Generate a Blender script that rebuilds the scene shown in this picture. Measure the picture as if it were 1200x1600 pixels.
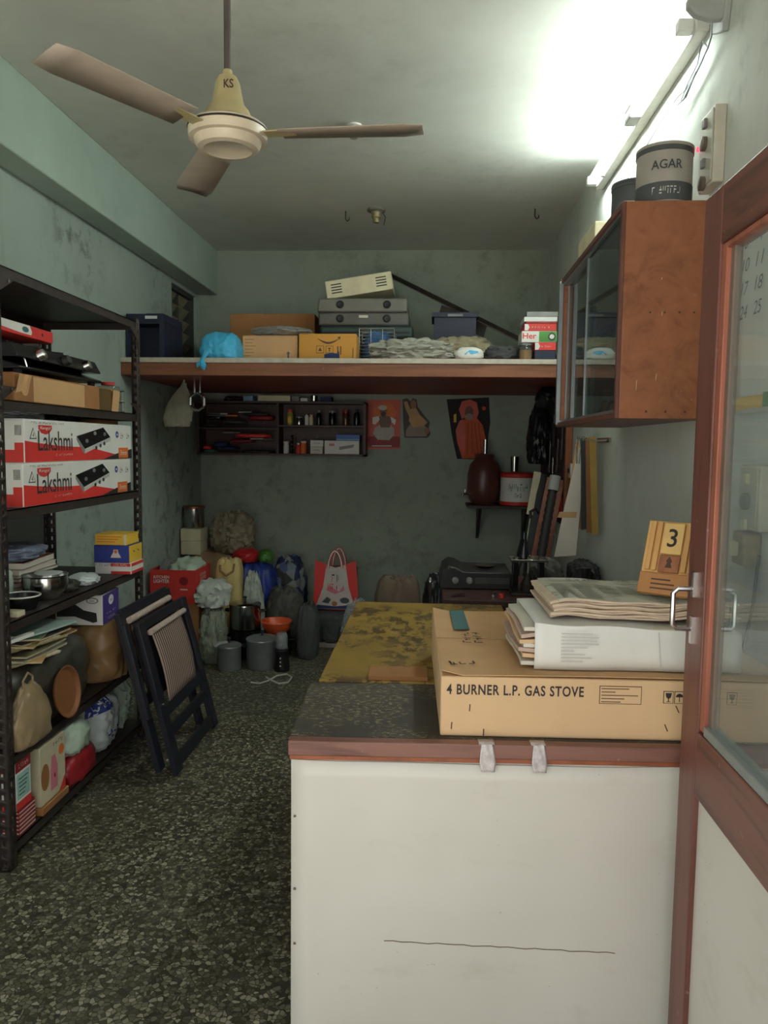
import bpy, bmesh, math, random
from mathutils import Vector, Matrix, noise
random.seed(7)
for o in list(bpy.data.objects): bpy.data.objects.remove(o)
S = bpy.context.scene
COL = S.collection

# ------------------------------------------------------------------ camera
F_PX, CAM_H = 1202.0, 1.45
def cam_axes(vx=676, vy=697, roll=0.012):
    c, s = math.cos(roll), math.sin(roll)
    dx, dy = vx-600, -(vy-800)
    ux, uy = c*dx-s*dy, s*dx+c*dy
    pitch = -math.atan2(uy, F_PX); yaw = math.atan2(ux, math.hypot(F_PX, uy))
    F = Vector((-math.sin(yaw)*math.cos(pitch), math.cos(yaw)*math.cos(pitch), math.sin(pitch)))
    R0 = Vector((math.cos(yaw), math.sin(yaw), 0)); U0 = R0.cross(F)
    return c*R0+s*U0, c*U0-s*R0, F
CR, CU, CF = cam_axes()
CC = Vector((0, 0, CAM_H))
cam = bpy.data.cameras.new('camera'); cam.sensor_fit = 'VERTICAL'; cam.sensor_height = 24; cam.lens = 24*F_PX/1600
cam.clip_start = 0.02
camo = bpy.data.objects.new('camera', cam); COL.objects.link(camo)
camo.matrix_world = Matrix(((CR.x, CU.x, -CF.x, CC.x), (CR.y, CU.y, -CF.y, CC.y), (CR.z, CU.z, -CF.z, CC.z), (0, 0, 0, 1)))
S.camera = camo
def ray(x, y): return (x-600)*CR-(y-800)*CU+F_PX*CF
def PY(x, y, v): d = ray(x, y); return CC+d*(v/d.y)           # pixel to the point at depth Y
def PX(x, y, v): d = ray(x, y); return CC+d*(v/d.x)           # pixel to the point on a side wall plane
def PZ(x, y, v): d = ray(x, y); return CC+d*((v-CAM_H)/d.z)   # pixel to the point on a level plane

# ------------------------------------------------------------------ world and exposure
W = bpy.data.worlds.new('world'); S.world = W; W.use_nodes = True
nt = W.node_tree; nt.nodes.clear()
wo = nt.nodes.new('ShaderNodeOutputWorld'); wb = nt.nodes.new('ShaderNodeBackground')
wb.inputs['Color'].default_value = (1.0, 0.995, 0.975, 1); wb.inputs['Strength'].default_value = 1.5
nt.links.new(wb.outputs[0], wo.inputs[0])
S.view_settings.view_transform = 'Standard'; S.view_settings.look = 'None'
S.view_settings.exposure = 0.30; S.view_settings.gamma = 1.0; S.view_settings.use_curve_mapping = False
TUBE_POWER = 98.0
# sun from behind the building: it lights the street, not the room
sl = bpy.data.lights.new('street_sun_offscreen', 'SUN'); sl.energy = 20.0; sl.angle = math.radians(3); sl.color = (1, .96, .9)
slo = bpy.data.objects.new('street_sun_offscreen', sl); COL.objects.link(slo); slo.rotation_euler = (math.radians(-32), math.radians(8), 0)

# ------------------------------------------------------------------ materials
def lin(c):
    return tuple(((v/255)/12.92 if v/255 <= 0.04045 else ((v/255+0.055)/1.055)**2.4) for v in c[:3])
class NT:
    def __init__(s, name):
        s.m = bpy.data.materials.new(name); s.m.use_nodes = True; s.t = s.m.node_tree; s.t.nodes.clear()
        s.out = s.n('ShaderNodeOutputMaterial'); s.b = s.n('ShaderNodeBsdfPrincipled'); s.l(s.b.outputs[0], s.out.inputs[0])
        s.tc = s.n('ShaderNodeTexCoord')
    def n(s, t, **k):
        x = s.t.nodes.new(t)
        for a, b in k.items(): setattr(x, a, b)
        return x
    def l(s, a, b): s.t.links.new(a, b)
    def mapping(s, scale=(1, 1, 1), rot=(0, 0, 0), src='Object'):
        mp = s.n('ShaderNodeMapping'); mp.inputs['Scale'].default_value = scale; mp.inputs['Rotation'].default_value = rot
        s.l(s.tc.outputs[src], mp.inputs[0]); return mp.outputs[0]
    def noise(s, scale=5, detail=4, rough=.55, vec=None, dist=0):
        x = s.n('ShaderNodeTexNoise'); x.inputs['Scale'].default_value = scale; x.inputs['Detail'].default_value = detail
        x.inputs['Roughness'].default_value = rough; x.inputs['Distortion'].default_value = dist
        s.l(vec if vec else s.tc.outputs['Object'], x.inputs['Vector']); return x.outputs['Fac']
    def ramp(s, fac, stops):
        r = s.n('ShaderNodeValToRGB'); e = r.color_ramp.elements
        while len(e) > 1: e.remove(e[-1])
        e[0].position = stops[0][0]; e[0].color = (*stops[0][1], 1)
        for p, c in stops[1:]:
            q = e.new(p); q.color = (*c, 1)
        s.l(fac, r.inputs[0]); return r.outputs[0]
    def mix(s, fac, a, b):
        x = s.n('ShaderNodeMix', data_type='RGBA')
        if isinstance(fac, (int, float)): x.inputs[0].default_value = fac
        else: s.l(fac, x.inputs[0])
        for v, i in ((a, 6), (b, 7)):
            if isinstance(v, tuple): x.inputs[i].default_value = (*v, 1)
            else: s.l(v, x.inputs[i])
        return x.outputs[2]
    def mul(s, a, b):
        x = s.n('ShaderNodeMath', operation='MULTIPLY'); s.l(a, x.inputs[0])
        if isinstance(b, (int, float)): x.inputs[1].default_value = b
        else: s.l(b, x.inputs[1])
        return x.outputs[0]
    def bump(s, h, strength=.3, dist=.01):
        x = s.n('ShaderNodeBump'); x.inputs['Strength'].default_value = strength; x.inputs['Distance'].default_value = dist
        s.l(h, x.inputs['Height']); s.l(x.outputs[0], s.b.inputs['Normal'])
    def base(s, c, rough=.6, metal=0.):
        if isinstance(c, tuple): s.b.inputs['Base Color'].default_value = (*c, 1)
        else: s.l(c, s.b.inputs['Base Color'])
        s.b.inputs['Roughness'].default_value = rough; s.b.inputs['Metallic'].default_value = metal
        return s.m
_mc = {}
def M(name, col, rough=.6, metal=0., var=.12, scale=9., bump=0., bscale=60., stretch=None):
    if name in _mc: return _mc[name]
    t = NT(name); c = lin(col)
    vec = t.mapping(stretch) if stretch else None
    lo = tuple(max(0, v*(1-var)) for v in c); hi = tuple(min(1, v*(1+var)) for v in c)
    t.base(t.ramp(t.noise(scale, 4, .6, vec), [(.3, lo), (.7, hi)]), rough, metal)
    if bump: t.bump(t.noise(bscale, 3, .6, vec), bump, .004)
    _mc[name] = t.m; return t.m
def wood(name, col, dark, rough=.45, axis='Z', scale=1.):
    t = NT(name); st = {'X': (1.2, 14, 14), 'Y': (14, 1.2, 14), 'Z': (14, 14, 1.2)}[axis]
    st = tuple(v*scale for v in st)
    v = t.mapping(st); g = t.noise(1.6, 6, .62, v, 1.2)
    c = t.ramp(g, [(.28, lin(dark)), (.5, lin(col)), (.75, tuple(min(1, k*1.2) for k in lin(col)))])
    w = t.ramp(t.noise(2.2, 5, .7), [(.62, (0, 0, 0)), (.8, (1, 1, 1))])
    sp = t.ramp(t.noise(38, 2, .5), [(.7, (0, 0, 0)), (.74, (1, 1, 1))])
    c = t.mix(t.mul(w, .25), c, lin(dark)); c = t.mix(t.mul(sp, .25), c, lin((190, 165, 150)))
    t.bump(g, .15, .003)
    return t.base(c, rough)

def wall_mat(name, base, stains, seed=0., low=None):
    t = NT(name); v = t.mapping((1, 1, 1)); b = lin(base)
    c = t.ramp(t.noise(1.1, 5, .6, v), [(.3, tuple(k*.86 for k in b)), (.7, tuple(min(1, k*1.1) for k in b))])
    runs = t.ramp(t.noise(1.3, 5, .65, t.mapping((5, 5, .7))), [(.55, (0, 0, 0)), (.78, (1, 1, 1))])
    c = t.mix(t.mul(runs, .3*stains), c, lin((120, 122, 95)))
    sm = t.mul(t.ramp(t.noise(1.0, 3, .5, t.mapping((1, 1, .9))), [(.45, (0, 0, 0)), (.62, (1, 1, 1))]),
               t.ramp(t.noise(9, 6, .68), [(.5, (0, 0, 0)), (.66, (1, 1, 1))]))
    c = t.mix(t.mul(sm, .62*stains), c, lin((78, 84, 66)))
    ch = t.ramp(t.noise(24, 3, .6), [(.71, (0, 0, 0)), (.76, (1, 1, 1))])
    c = t.mix(t.mul(ch, .5*stains), c, lin((70, 75, 65)))
    if low:   # greasy yellow-grey band of old paint on the lower part of the wall
        sx = t.n('ShaderNodeSeparateXYZ'); t.l(t.tc.outputs['Object'], sx.inputs[0])
        ad = t.n('ShaderNodeMath', operation='ADD'); t.l(sx.outputs[2], ad.inputs[0]); t.l(t.noise(1.5, 4), ad.inputs[1])
        k = t.ramp(ad.outputs[0], [(low[0], (1, 1, 1)), (low[1], (0, 0, 0))])
        c = t.mix(t.mul(k, .75), c, lin((138, 140, 112)))
    t.bump(t.noise(30, 5, .6), .12, .006)
    return t.base(c, .85)
M_WL = wall_mat('wall_left_distemper', (160, 174, 164), 1.15)
M_WB = wall_mat('wall_back_distemper', (152, 162, 148), .6)
M_WR = wall_mat('wall_right_distemper', (208, 213, 205), .4)
M_BEAM = wall_mat('beam_distemper', (170, 188, 176), .12)
M_CEIL = wall_mat('ceiling_whitewash', (214, 217, 208), .18)

def terrazzo():
    t = NT('terrazzo_floor'); v = t.n('ShaderNodeTexVoronoi'); v.inputs['Scale'].default_value = 70; v.inputs['Randomness'].default_value = 1
    t.l(t.tc.outputs['Object'], v.inputs['Vector'])
    ed = t.n('ShaderNodeTexVoronoi', feature='DISTANCE_TO_EDGE'); ed.inputs['Scale'].default_value = 70; t.l(t.tc.outputs['Object'], ed.inputs['Vector'])
    sx = t.n('ShaderNodeSeparateColor'); t.l(v.outputs['Color'], sx.inputs[0])
    chip = t.ramp(sx.outputs[0], [(0, lin((56, 55, 44))), (.3, lin((82, 80, 66))), (.55, lin((104, 101, 84))), (.8, lin((134, 130, 110))), (1, lin((168, 163, 142)))])
    k = t.ramp(ed.outputs['Distance'], [(.035, (1, 1, 1)), (.085, (0, 0, 0))])
    c = t.mix(k, chip, lin((50, 50, 40)))
    dirt = t.ramp(t.noise(1.3, 5, .6), [(.38, (0, 0, 0)), (.72, (1, 1, 1))])
    c = t.mix(t.mul(dirt, .45), c, lin((62, 62, 50)))
    t.b.inputs['Specular IOR Level'].default_value = .25
    return t.base(c, .5)
M_FLOOR = terrazzo()
def laminate():
    t = NT('white_laminate'); 
    c = t.ramp(t.noise(1.4, 4, .5), [(.3, lin((198, 195, 184))), (.7, lin((216, 213, 204)))])
    s = t.mul(t.ramp(t.noise(5, 5, .65, t.mapping((1, 1, 2))), [(.58, (0, 0, 0)), (.8, (1, 1, 1))]), .35)
    c = t.mix(s, c, lin((170, 158, 132)))
    d = t.ramp(t.noise(70, 2, .5), [(.75, (0, 0, 0)), (.78, (1, 1, 1))])
    c = t.mix(t.mul(d, .5), c, lin((120, 105, 85)))
    return t.base(c, .38)
M_LAM = laminate()
def yellow_top():
    t = NT('yellow_table_top')
    c = t.ramp(t.noise(3, 5, .6), [(.3, lin((120, 94, 38))), (.7, lin((160, 128, 54)))])
    a = t.ramp(t.noise(2.6, 3, .5), [(.42, (0, 0, 0)), (.5, (1, 1, 1))])
    b = t.ramp(t.noise(16, 5, .7, t.mapping((1.3, .8, 1))), [(.48, (0, 0, 0)), (.54, (1, 1, 1))])
    c = t.mix(t.mul(t.mul(a, b), .85), c, lin((64, 48, 26)))
    return t.base(c, .5)
M_YEL = yellow_top()
def scuffed():
    t = NT('scuffed_dark_top')
    c = t.ramp(t.noise(5, 5, .6), [(.3, lin((44, 40, 36))), (.7, lin((74, 68, 62)))])
    b = t.mul(t.ramp(t.noise(60, 5, .75, t.mapping((1, 1.6, 1))), [(.53, (0, 0, 0)), (.58, (1, 1, 1))]),
              t.ramp(t.noise(5.5, 3, .6), [(.42, (0, 0, 0)), (.5, (1, 1, 1))]))
    c = t.mix(t.mul(b, .8), c, lin((150, 138, 105)))
    return t.base(c, .55)
M_SCUFF = scuffed()
def dusty_glass(name, dust, tint, rough=.02):
    t = NT(name); t.t.nodes.remove(t.b)
    tr = t.n('ShaderNodeBsdfTransparent'); tr.inputs[0].default_value = (*tint, 1)
    gl = t.n('ShaderNodeBsdfGlossy'); gl.inputs['Roughness'].default_value = rough
    df = t.n('ShaderNodeBsdfDiffuse'); df.inputs[0].default_value = (*lin((190, 198, 200)), 1)
    lw = t.n('ShaderNodeLayerWeight'); lw.inputs[0].default_value = .5
    p5 = t.n('ShaderNodeMath', operation='POWER'); t.l(lw.outputs['Facing'], p5.inputs[0]); p5.inputs[1].default_value = 5
    fr = t.n('ShaderNodeMath', operation='MULTIPLY_ADD'); t.l(p5.outputs[0], fr.inputs[0]); fr.inputs[1].default_value = .9; fr.inputs[2].default_value = .04
    m1 = t.n('ShaderNodeMixShader'); t.l(fr.outputs[0], m1.inputs[0]); t.l(tr.outputs[0], m1.inputs[1]); t.l(gl.outputs[0], m1.inputs[2])
    m2 = t.n('ShaderNodeMixShader'); f = t.ramp(t.noise(3, 4, .6), [(.3, (dust*.8,)*3), (.7, (dust*1.2,)*3)])
    t.l(f, m2.inputs[0]); t.l(m1.outputs[0], m2.inputs[1]); t.l(df.outputs[0], m2.inputs[2]); t.l(m2.outputs[0], t.out.inputs[0])
    return t.m
M_GLASS = dusty_glass('dusty_door_glass', .13, (.93, .97, .96))
M_CABGLASS = dusty_glass('dark_cabinet_glass', .045, (.62, .74, .72))
M_JAR = dusty_glass('jar_glass', .05, (.8, .82, .78))
M_POLY = dusty_glass('clear_polythene', .32, (.9, .92, .9), .15)
def emis(name, col, s):
    t = NT(name); t.t.nodes.remove(t.b); e = t.n('ShaderNodeEmission'); e.inputs[0].default_value = (*col, 1); e.inputs[1].default_value = s
    t.l(e.outputs[0], t.out.inputs[0]); return t.m
M_TUBE = emis('fluorescent_tube', (.90, 1.0, .95), TUBE_POWER)
M_LED = emis('red_indicator', (1, .05, .08), 2.5)
def stripes():
    t = NT('woven_cane'); w = t.n('ShaderNodeTexWave'); w.inputs['Scale'].default_value = 14; w.inputs['Distortion'].default_value = 1.2
    w.inputs['Detail Scale'].default_value = .6
    t.l(t.mapping((0, 1, .12)), w.inputs['Vector'])
    w.bands_direction = 'Y'
    w2 = t.n('ShaderNodeTexWave'); w2.inputs['Scale'].default_value = 60; w2.bands_direction = 'Z'; t.l(t.tc.outputs['Object'], w2.inputs['Vector'])
    c = t.ramp(w.outputs['Fac'], [(.35, lin((84, 62, 56))), (.6, lin((172, 150, 138)))])
    t.bump(w2.outputs['Fac'], .4, .003)
    return t.base(c, .8)
M_CANE = stripes()
def newsprint():
    t = NT('newsprint'); v = t.mapping((1, 1, 1)); br = t.n('ShaderNodeTexBrick'); br.inputs['Scale'].default_value = 12
    br.inputs['Color1'].default_value = (*lin((96, 98, 90)), 1); br.inputs['Color2'].default_value = (*lin((196, 194, 178)), 1); br.inputs['Mortar'].default_value = (*lin((205, 203, 188)), 1)
    br.inputs['Mortar Size'].default_value = .012; br.inputs['Row Height'].default_value = .1; br.inputs['Brick Width'].default_value = .9; t.l(v, br.inputs['Vector'])
    k = t.ramp(t.noise(9, 2, .5), [(.47, (0, 0, 0)), (.53, (1, 1, 1))])
    return t.base(t.mix(t.mul(k, .8), lin((200, 199, 184)), br.outputs['Color']), .9)
M_NEWS = newsprint()
WHITEPAINT = M('white_paint', (206, 204, 196), .5)
M_REDWOOD = wood('red_brown_wood_upright', (118, 74, 64), (80, 46, 42), .42, 'Z')
M_REDWOOD_Y = wood('red_brown_wood_rail', (116, 74, 62), (76, 46, 40), .42, 'Y')
M_REDWOOD_X = wood('red_brown_wood_edge', (130, 90, 78), (90, 58, 52), .42, 'X')
M_VENEER = wood('orange_veneer', (158, 100, 68), (130, 78, 54), .4, 'Y', .5)
M_LOFT = wood('loft_brown_board', (128, 78, 50), (92, 54, 36), .55, 'X')
M_LOFTU = wood('loft_maroon_underside', (136, 58, 46), (96, 38, 32), .5, 'X')
M_DARKWOOD = wood('dark_stained_wood', (64, 36, 30), (40, 22, 20), .5, 'X')
M_PINE = wood('pale_pine', (206, 160, 98), (176, 128, 72), .5, 'Z')
CARD = M('cardboard', (196, 156, 110), .8, var=.08, scale=5, bump=.05)
CARD_L = M('pale_cardboard', (214, 180, 138), .75, var=.06, scale=4)
CARD_D = M('brown_cardboard', (150, 104, 62), .85, var=.12, scale=5)
CARD_O = M('orange_cardboard', (196, 142, 62), .8, var=.06, scale=4)
INK = M('black_ink', (48, 42, 42), .7); INK2 = M('dark_brown_ink', (84, 62, 50), .8)
STEEL = M('polished_steel', (190, 190, 188), .18, 1., .05); ALU = M('dull_aluminium', (158, 164, 166), .36, .7, .1)
CHROME = M('chrome', (205, 205, 205), .22, 1., .04); DSTEEL = M('dark_rack_steel', (58, 50, 46), .5, .3, .25, 14)
BLACK = M('black_enamel', (24, 24, 26), .22); BLACKM = M('matt_black', (30, 29, 30), .6); NAVYB = M('black_blue_paint', (24, 26, 36), .4)
RUBBER = M('black_rubber', (22, 22, 22), .7); GREYP = M('grey_plastic', (128, 128, 124), .5); CREAM = M('cream_plastic', (212, 204, 170), .5)
WHITE = M('white_print', (222, 222, 216), .6, var=.05); OFFW = M('off_white_paper', (212, 206, 192), .75, var=.06)
RED = M('red_print', (206, 52, 46), .55, var=.07); DRED = M('dark_red_print', (140, 30, 32), .55); ORANGE = M('orange_print', (216, 112, 48), .6)
YELLOW = M('yellow_print', (224, 182, 62), .6); GREEN = M('green_print', (78, 138, 60), .6); BLUE = M('blue_print', (44, 62, 140), .55)
LBLUE = M('light_blue_polythene', (66, 172, 214), .45, var=.1); DBLUE = M('dark_blue_plastic', (22, 31, 56), .5); PURPLE = M('purple_print', (70, 52, 128), .55)
TEAL = M('teal_print', (48, 96, 96), .6); TAPE = M('grey_tape', (176, 172, 174), .3, var=.2, scale=40)
CLOTH_G = M('grey_cloth', (150, 150, 138), .9, bump=.2, bscale=220); CLOTH_W = M('white_cloth', (196, 204, 194), .9, bump=.2, bscale=200)
CLOTH_K = M('khaki_cloth', (142, 134, 108), .9, bump=.2, bscale=200); CLOTH_C = M('cream_cloth', (206, 186, 126), .9, bump=.2, bscale=200)
CLOTH_D = M('dark_grey_cloth', (64, 66, 66), .9, bump=.2); CLOTH_T = M('tan_sacking', (156, 128, 96), .95, bump=.5, bscale=160)
CLOTH_BR = M('brown_cloth', (92, 78, 66), .9, bump=.2); NAVYC = M('navy_cloth', (40, 52, 92), .8)
SACKBR = M('brown_polythene', (142, 112, 74), .4, var=.25, scale=5); SACKDK = M('dark_olive_polythene', (66, 66, 58), .35, var=.3, scale=6)
SACKGR = M('pale_green_polythene', (178, 196, 178), .35, var=.15); POLYW = M('white_polythene', (206, 216, 216), .35, var=.1)
POLYT = M('tan_polythene', (150, 130, 100), .3, var=.15); POLYB = M('black_polythene', (26, 27, 30), .35)
PINK = M('pink_print', (202, 120, 136), .6); BROWNP = M('brown_glazed', (92, 54, 46), .35); SKIN = M('tan_print', (150, 108, 84), .7)
BRASS = M('brass', (170, 140, 80), .35, .9); ROBE = M('saffron_print', (190, 84, 34), .7); PALEB = M('pale_blue_print', (120, 160, 190), .6)

# ------------------------------------------------------------------ mesh helpers
class MB:
    def __init__(s): s.v = []; s.f = []; s.mi = []
    def add(s, vs, fs, m=0, X=None):
        b = len(s.v); s.v += [(X @ Vector(p)) if X else Vector(p) for p in vs]
        for q in fs: s.f.append([i+b for i in q]); s.mi.append(m)
        return s
    def b2(s, x0, x1, y0, y1, z0, z1, m=0, X=None):
        return s.add([(x0, y0, z0), (x1, y0, z0), (x1, y1, z0), (x0, y1, z0), (x0, y0, z1), (x1, y0, z1), (x1, y1, z1), (x0, y1, z1)],
                     [(0, 3, 2, 1), (4, 5, 6, 7), (0, 1, 5, 4), (1, 2, 6, 5), (2, 3, 7, 6), (3, 0, 4, 7)], m, X)
    def bar(s, p0, p1, w, t, side=(0, 0, 1), m=0):
        p0, p1 = Vector(p0), Vector(p1); d = (p1-p0).normalized(); a = d.cross(Vector(side))
        if a.length < 1e-4: a = d.cross(Vector((1, 0, 0)))
        a.normalize(); b = a.cross(d).normalized()
        vs = [p+a*(i*t/2)+b*(j*w/2) for p in (p0, p1) for i, j in ((-1, -1), (1, -1), (1, 1), (-1, 1))]
        return s.add(vs, [(0, 1, 2, 3), (4, 7, 6, 5), (0, 4, 5, 1), (1, 5, 6, 2), (2, 6, 7, 3), (3, 7, 4, 0)], m)
    def lathe(s, prof, n=24, c=(0, 0, 0), m=0, X=None, sx=1, sy=1):
        vs = []; fs = []
        for r, z in prof:
            for i in range(n):
                a = 2*math.pi*i/n; vs.append((c[0]+r*sx*math.cos(a), c[1]+r*sy*math.sin(a), c[2]+z))
        for k in range(len(prof)-1):
            for i in range(n):
                j = (i+1) % n; fs.append((k*n+i, k*n+j, (k+1)*n+j, (k+1)*n+i))
        if prof[0][0] > 1e-6: fs.append(tuple(range(n))[::-1])
        if prof[-1][0] > 1e-6: fs.append(tuple((len(prof)-1)*n+i for i in range(n)))
        return s.add(vs, fs, m, X)
    def tube(s, pts, r, n=8, m=0, closed=False):
        pts = [Vector(p) for p in pts]; N = len(pts); vs = []; fs = []; up = Vector((0, 0, 1)); prev = None
        for i, p in enumerate(pts):
            d = (pts[(i+1) % N]-pts[i-1]) if closed else (pts[min(i+1, N-1)]-pts[max(i-1, 0)])
            d.normalize()
            a = prev - d*prev.dot(d) if prev else d.cross(up if abs(d.z) < .9 else Vector((1, 0, 0)))
            if a.length < 1e-5: a = d.cross(Vector((1, 0, 0)))
            a.normalize(); prev = a; b = d.cross(a); rr = r[i] if isinstance(r, (list, tuple)) else r
            vs += [p+a*rr*math.cos(2*math.pi*k/n)+b*rr*math.sin(2*math.pi*k/n) for k in range(n)]
        for i in range(N if closed else N-1):
            for k in range(n):
                i2 = (i+1) % N; fs.append((i*n+k, i*n+(k+1) % n, i2*n+(k+1) % n, i2*n+k))
        if not closed: fs.append(tuple(range(n))[::-1]); fs.append(tuple((N-1)*n+k for k in range(n)))
        return s.add(vs, fs, m)
    def prism(s, pts, fr, t, m=0):        # outline in a frame (origin, right, up), thickness behind the face
        o, r, u = fr; o, r, u = Vector(o), Vector(r), Vector(u); nn = r.cross(u); n = len(pts)
        vs = [o+r*x+u*y for x, y in pts]+[o+r*x+u*y-nn*t for x, y in pts]
        fs = [tuple(range(n)), tuple(range(2*n-1, n-1, -1))]+[(i, n+i, n+(i+1) % n, (i+1) % n) for i in range(n)]
        return s.add(vs, fs, m)
    def surf(s, fn, nu, nv, m=0):
        vs = [fn(i/nu, j/nv) for j in range(nv+1) for i in range(nu+1)]
        fs = [(j*(nu+1)+i, j*(nu+1)+i+1, (j+1)*(nu+1)+i+1, (j+1)*(nu+1)+i) for j in range(nv) for i in range(nu)]
        return s.add(vs, fs, m)
    def slab(s, fn, nu, nv, t, m=0):      # a sheet with thickness t upward
        s.surf(fn, nu, nv, m); b = len(s.v)
        s.surf(lambda u, v: Vector(fn(u, v))+Vector((0, 0, t)), nu, nv, m)
        a = b-(nu+1)*(nv+1); W_ = nu+1
        ring = [i for i in range(W_)]+[j*W_+nu for j in range(1, nv+1)]+[nv*W_+i for i in range(nu-1, -1, -1)]+[j*W_ for j in range(nv-1, 0, -1)]
        for k in range(len(ring)):
            p, q = ring[k], ring[(k+1) % len(ring)]; s.f.append([a+p, a+q, b+q, b+p]); s.mi.append(m)
        return s
    def make(s, name, mats, parent=None, loc=None, rz=0, bevel=0, sharp=35, solid=0, flip=True, weld=False):
        me = bpy.data.meshes.new(name); me.from_pydata([tuple(p) for p in s.v], [], s.f)
        if not isinstance(mats, (list, tuple)): mats = [mats]
        for q in mats: me.materials.append(q)
        me.polygons.foreach_set('material_index', s.mi); me.update()
        if weld:
            bm = bmesh.new(); bm.from_mesh(me); bmesh.ops.remove_doubles(bm, verts=bm.verts, dist=1e-5); bm.to_mesh(me); bm.free()
        if flip:
            bm = bmesh.new(); bm.from_mesh(me); bmesh.ops.recalc_face_normals(bm, faces=bm.faces); bm.to_mesh(me); bm.free()
        me.polygons.foreach_set('use_smooth', [True]*len(me.polygons)); me.set_sharp_from_angle(angle=math.radians(sharp)); me.update()
        o = bpy.data.objects.new(name, me); COL.objects.link(o)
        if parent: o.parent = parent
        if loc is not None: o.location = loc
        o.rotation_euler.z = rz
        if solid:
            q = o.modifiers.new('thickness', 'SOLIDIFY'); q.thickness = solid; q.offset = 0
        if bevel:
            q = o.modifiers.new('bevel', 'BEVEL'); q.width = bevel; q.segments = 2; q.limit_method = 'ANGLE'; q.angle_limit = math.radians(40)
        return o
def tag(o, label, cat, group=None):
    o['label'] = label; o['category'] = cat
    if group: o['group'] = group
    return o
def thing(name, label, cat, loc=(0, 0, 0), rz=0, group=None, tilt=None):
    o = bpy.data.objects.new(name, None); COL.objects.link(o); o.location = loc; o.rotation_euler = (tilt[0], tilt[1], rz) if tilt else (0, 0, rz)
    o.empty_display_size = .05
    return tag(o, label, cat, group)
def struct(name, mb, mats, parent=None, label=None, **k):
    o = mb.make(name, mats, parent, **k)
    if not parent:
        o['kind'] = 'structure'
        if label: o['label'] = label
    return o
FRONT = lambda w, d, h: (Vector((0, -d/2, h/2)), Vector((1, 0, 0)), Vector((0, 0, 1)))
SIDE_R = lambda w, d, h: (Vector((w/2, 0, h/2)), Vector((0, 1, 0)), Vector((0, 0, 1)))
SIDE_L = lambda w, d, h: (Vector((-w/2, 0, h/2)), Vector((0, -1, 0)), Vector((0, 0, 1)))
TOP = lambda w, d, h: (Vector((0, 0, h)), Vector((1, 0, 0)), Vector((0, 1, 0)))
def shift(fr, x=0, y=0, n=0):
    o, r, u = fr; return (o+r*x+u*y+r.cross(u)*n, r, u)
def decal(parent, name, pts, mat, fr, eps=.0008, label=None):
    o = MB().prism(pts, shift(fr, 0, 0, eps), eps*.9).make(name, mat, parent)
    if label: o['label'] = label
    return o
def rect(x0, x1, y0, y1): return [(x0, y0), (x1, y0), (x1, y1), (x0, y1)]
def ell(cx, cy, rx, ry, n=20, a0=0, a1=2*math.pi): return [(cx+rx*math.cos(a0+(a1-a0)*i/n), cy+ry*math.sin(a0+(a1-a0)*i/n)) for i in range(n if abs(a1-a0-2*math.pi) < .01 else n+1)]
def text(parent, s, w, h, mat, fr, eps=.0009, shear=0, bold=0, wrap=None, name='lettering', space=1.0):
    if s[0] == '~':      # print too small to read in the photograph: rows of short strokes
        rn = random.Random(len(s)*7+int(w*1e4)+int(h*1e5)); mb = MB(); n = int(s[1:])
        for i in range(n):
            if n > 7 and rn.random() < .12: continue
            for k in range(rn.randint(2, 3)):
                if rn.random() < .55: x = i+rn.choice((.05, .35, .6)); y0 = rn.choice((0, 0, .35)); q = [(x, y0, 0), (x+.17, y0, 0), (x+.17, y0+.65, 0), (x, y0+.65, 0)]
                else: y = rn.choice((0, .42, .83)); q = [(i+.05, y, 0), (i+.75, y, 0), (i+.75, y+.17, 0), (i+.05, y+.17, 0)]
                mb.add(q, [(0, 1, 2, 3)])
        mb.add([(0, 0, 0), (.1, 0, 0), (.1, 1, 0), (0, 1, 0)], [(0, 1, 2, 3)]); mb.add([(n-.2, .2, 0), (n-.1, .2, 0), (n-.1, .9, 0), (n-.2, .9, 0)], [(0, 1, 2, 3)])
        me = bpy.data.meshes.new('t'); me.from_pydata([tuple(v) for v in mb.v], [], mb.f); me.update()
    else:
        cu = bpy.data.curves.new('t', 'FONT'); cu.body = s; cu.size = 1; cu.shear = shear; cu.offset = bold; cu.resolution_u = 3; cu.space_character = space
        ob = bpy.data.objects.new('t', cu); COL.objects.link(ob); dg = bpy.context.evaluated_depsgraph_get()
        me = bpy.data.meshes.new_from_object(ob.evaluated_get(dg)); bpy.data.objects.remove(ob); bpy.data.curves.remove(cu)
    xs = [v.co.x for v in me.vertices]; ys = [v.co.y for v in me.vertices]; x0, x1, y0, y1 = min(xs), max(xs), min(ys), max(ys)
    o, r, u = fr; nn = r.cross(u)
    for v in me.vertices:
        x = (v.co.x-(x0+x1)/2)/(x1-x0)*w; y = (v.co.y-(y0+y1)/2)/(y1-y0)*h
        if wrap: v.co = o+u*y+Vector((math.sin(x/wrap), -math.cos(x/wrap), 0))*(wrap+eps)
        else: v.co = o+r*x+u*y+nn*eps
    me.materials.clear(); me.materials.append(mat); me.name = name
    q = bpy.data.objects.new(name, me); COL.objects.link(q); q.parent = parent
    return q
def fit(x0, x1, y0, Y, z0, d=.3):
    """pixel columns x0..x1 and top row y0 of a front face at depth Y, resting at z0: centre, width, height"""
    a = PY(x0, y0, Y); b = PY(x1, y0, Y)
    return Vector(((a.x+b.x)/2, Y+d/2, z0)), b.x-a.x, (a.z+b.z)/2-z0
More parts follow.
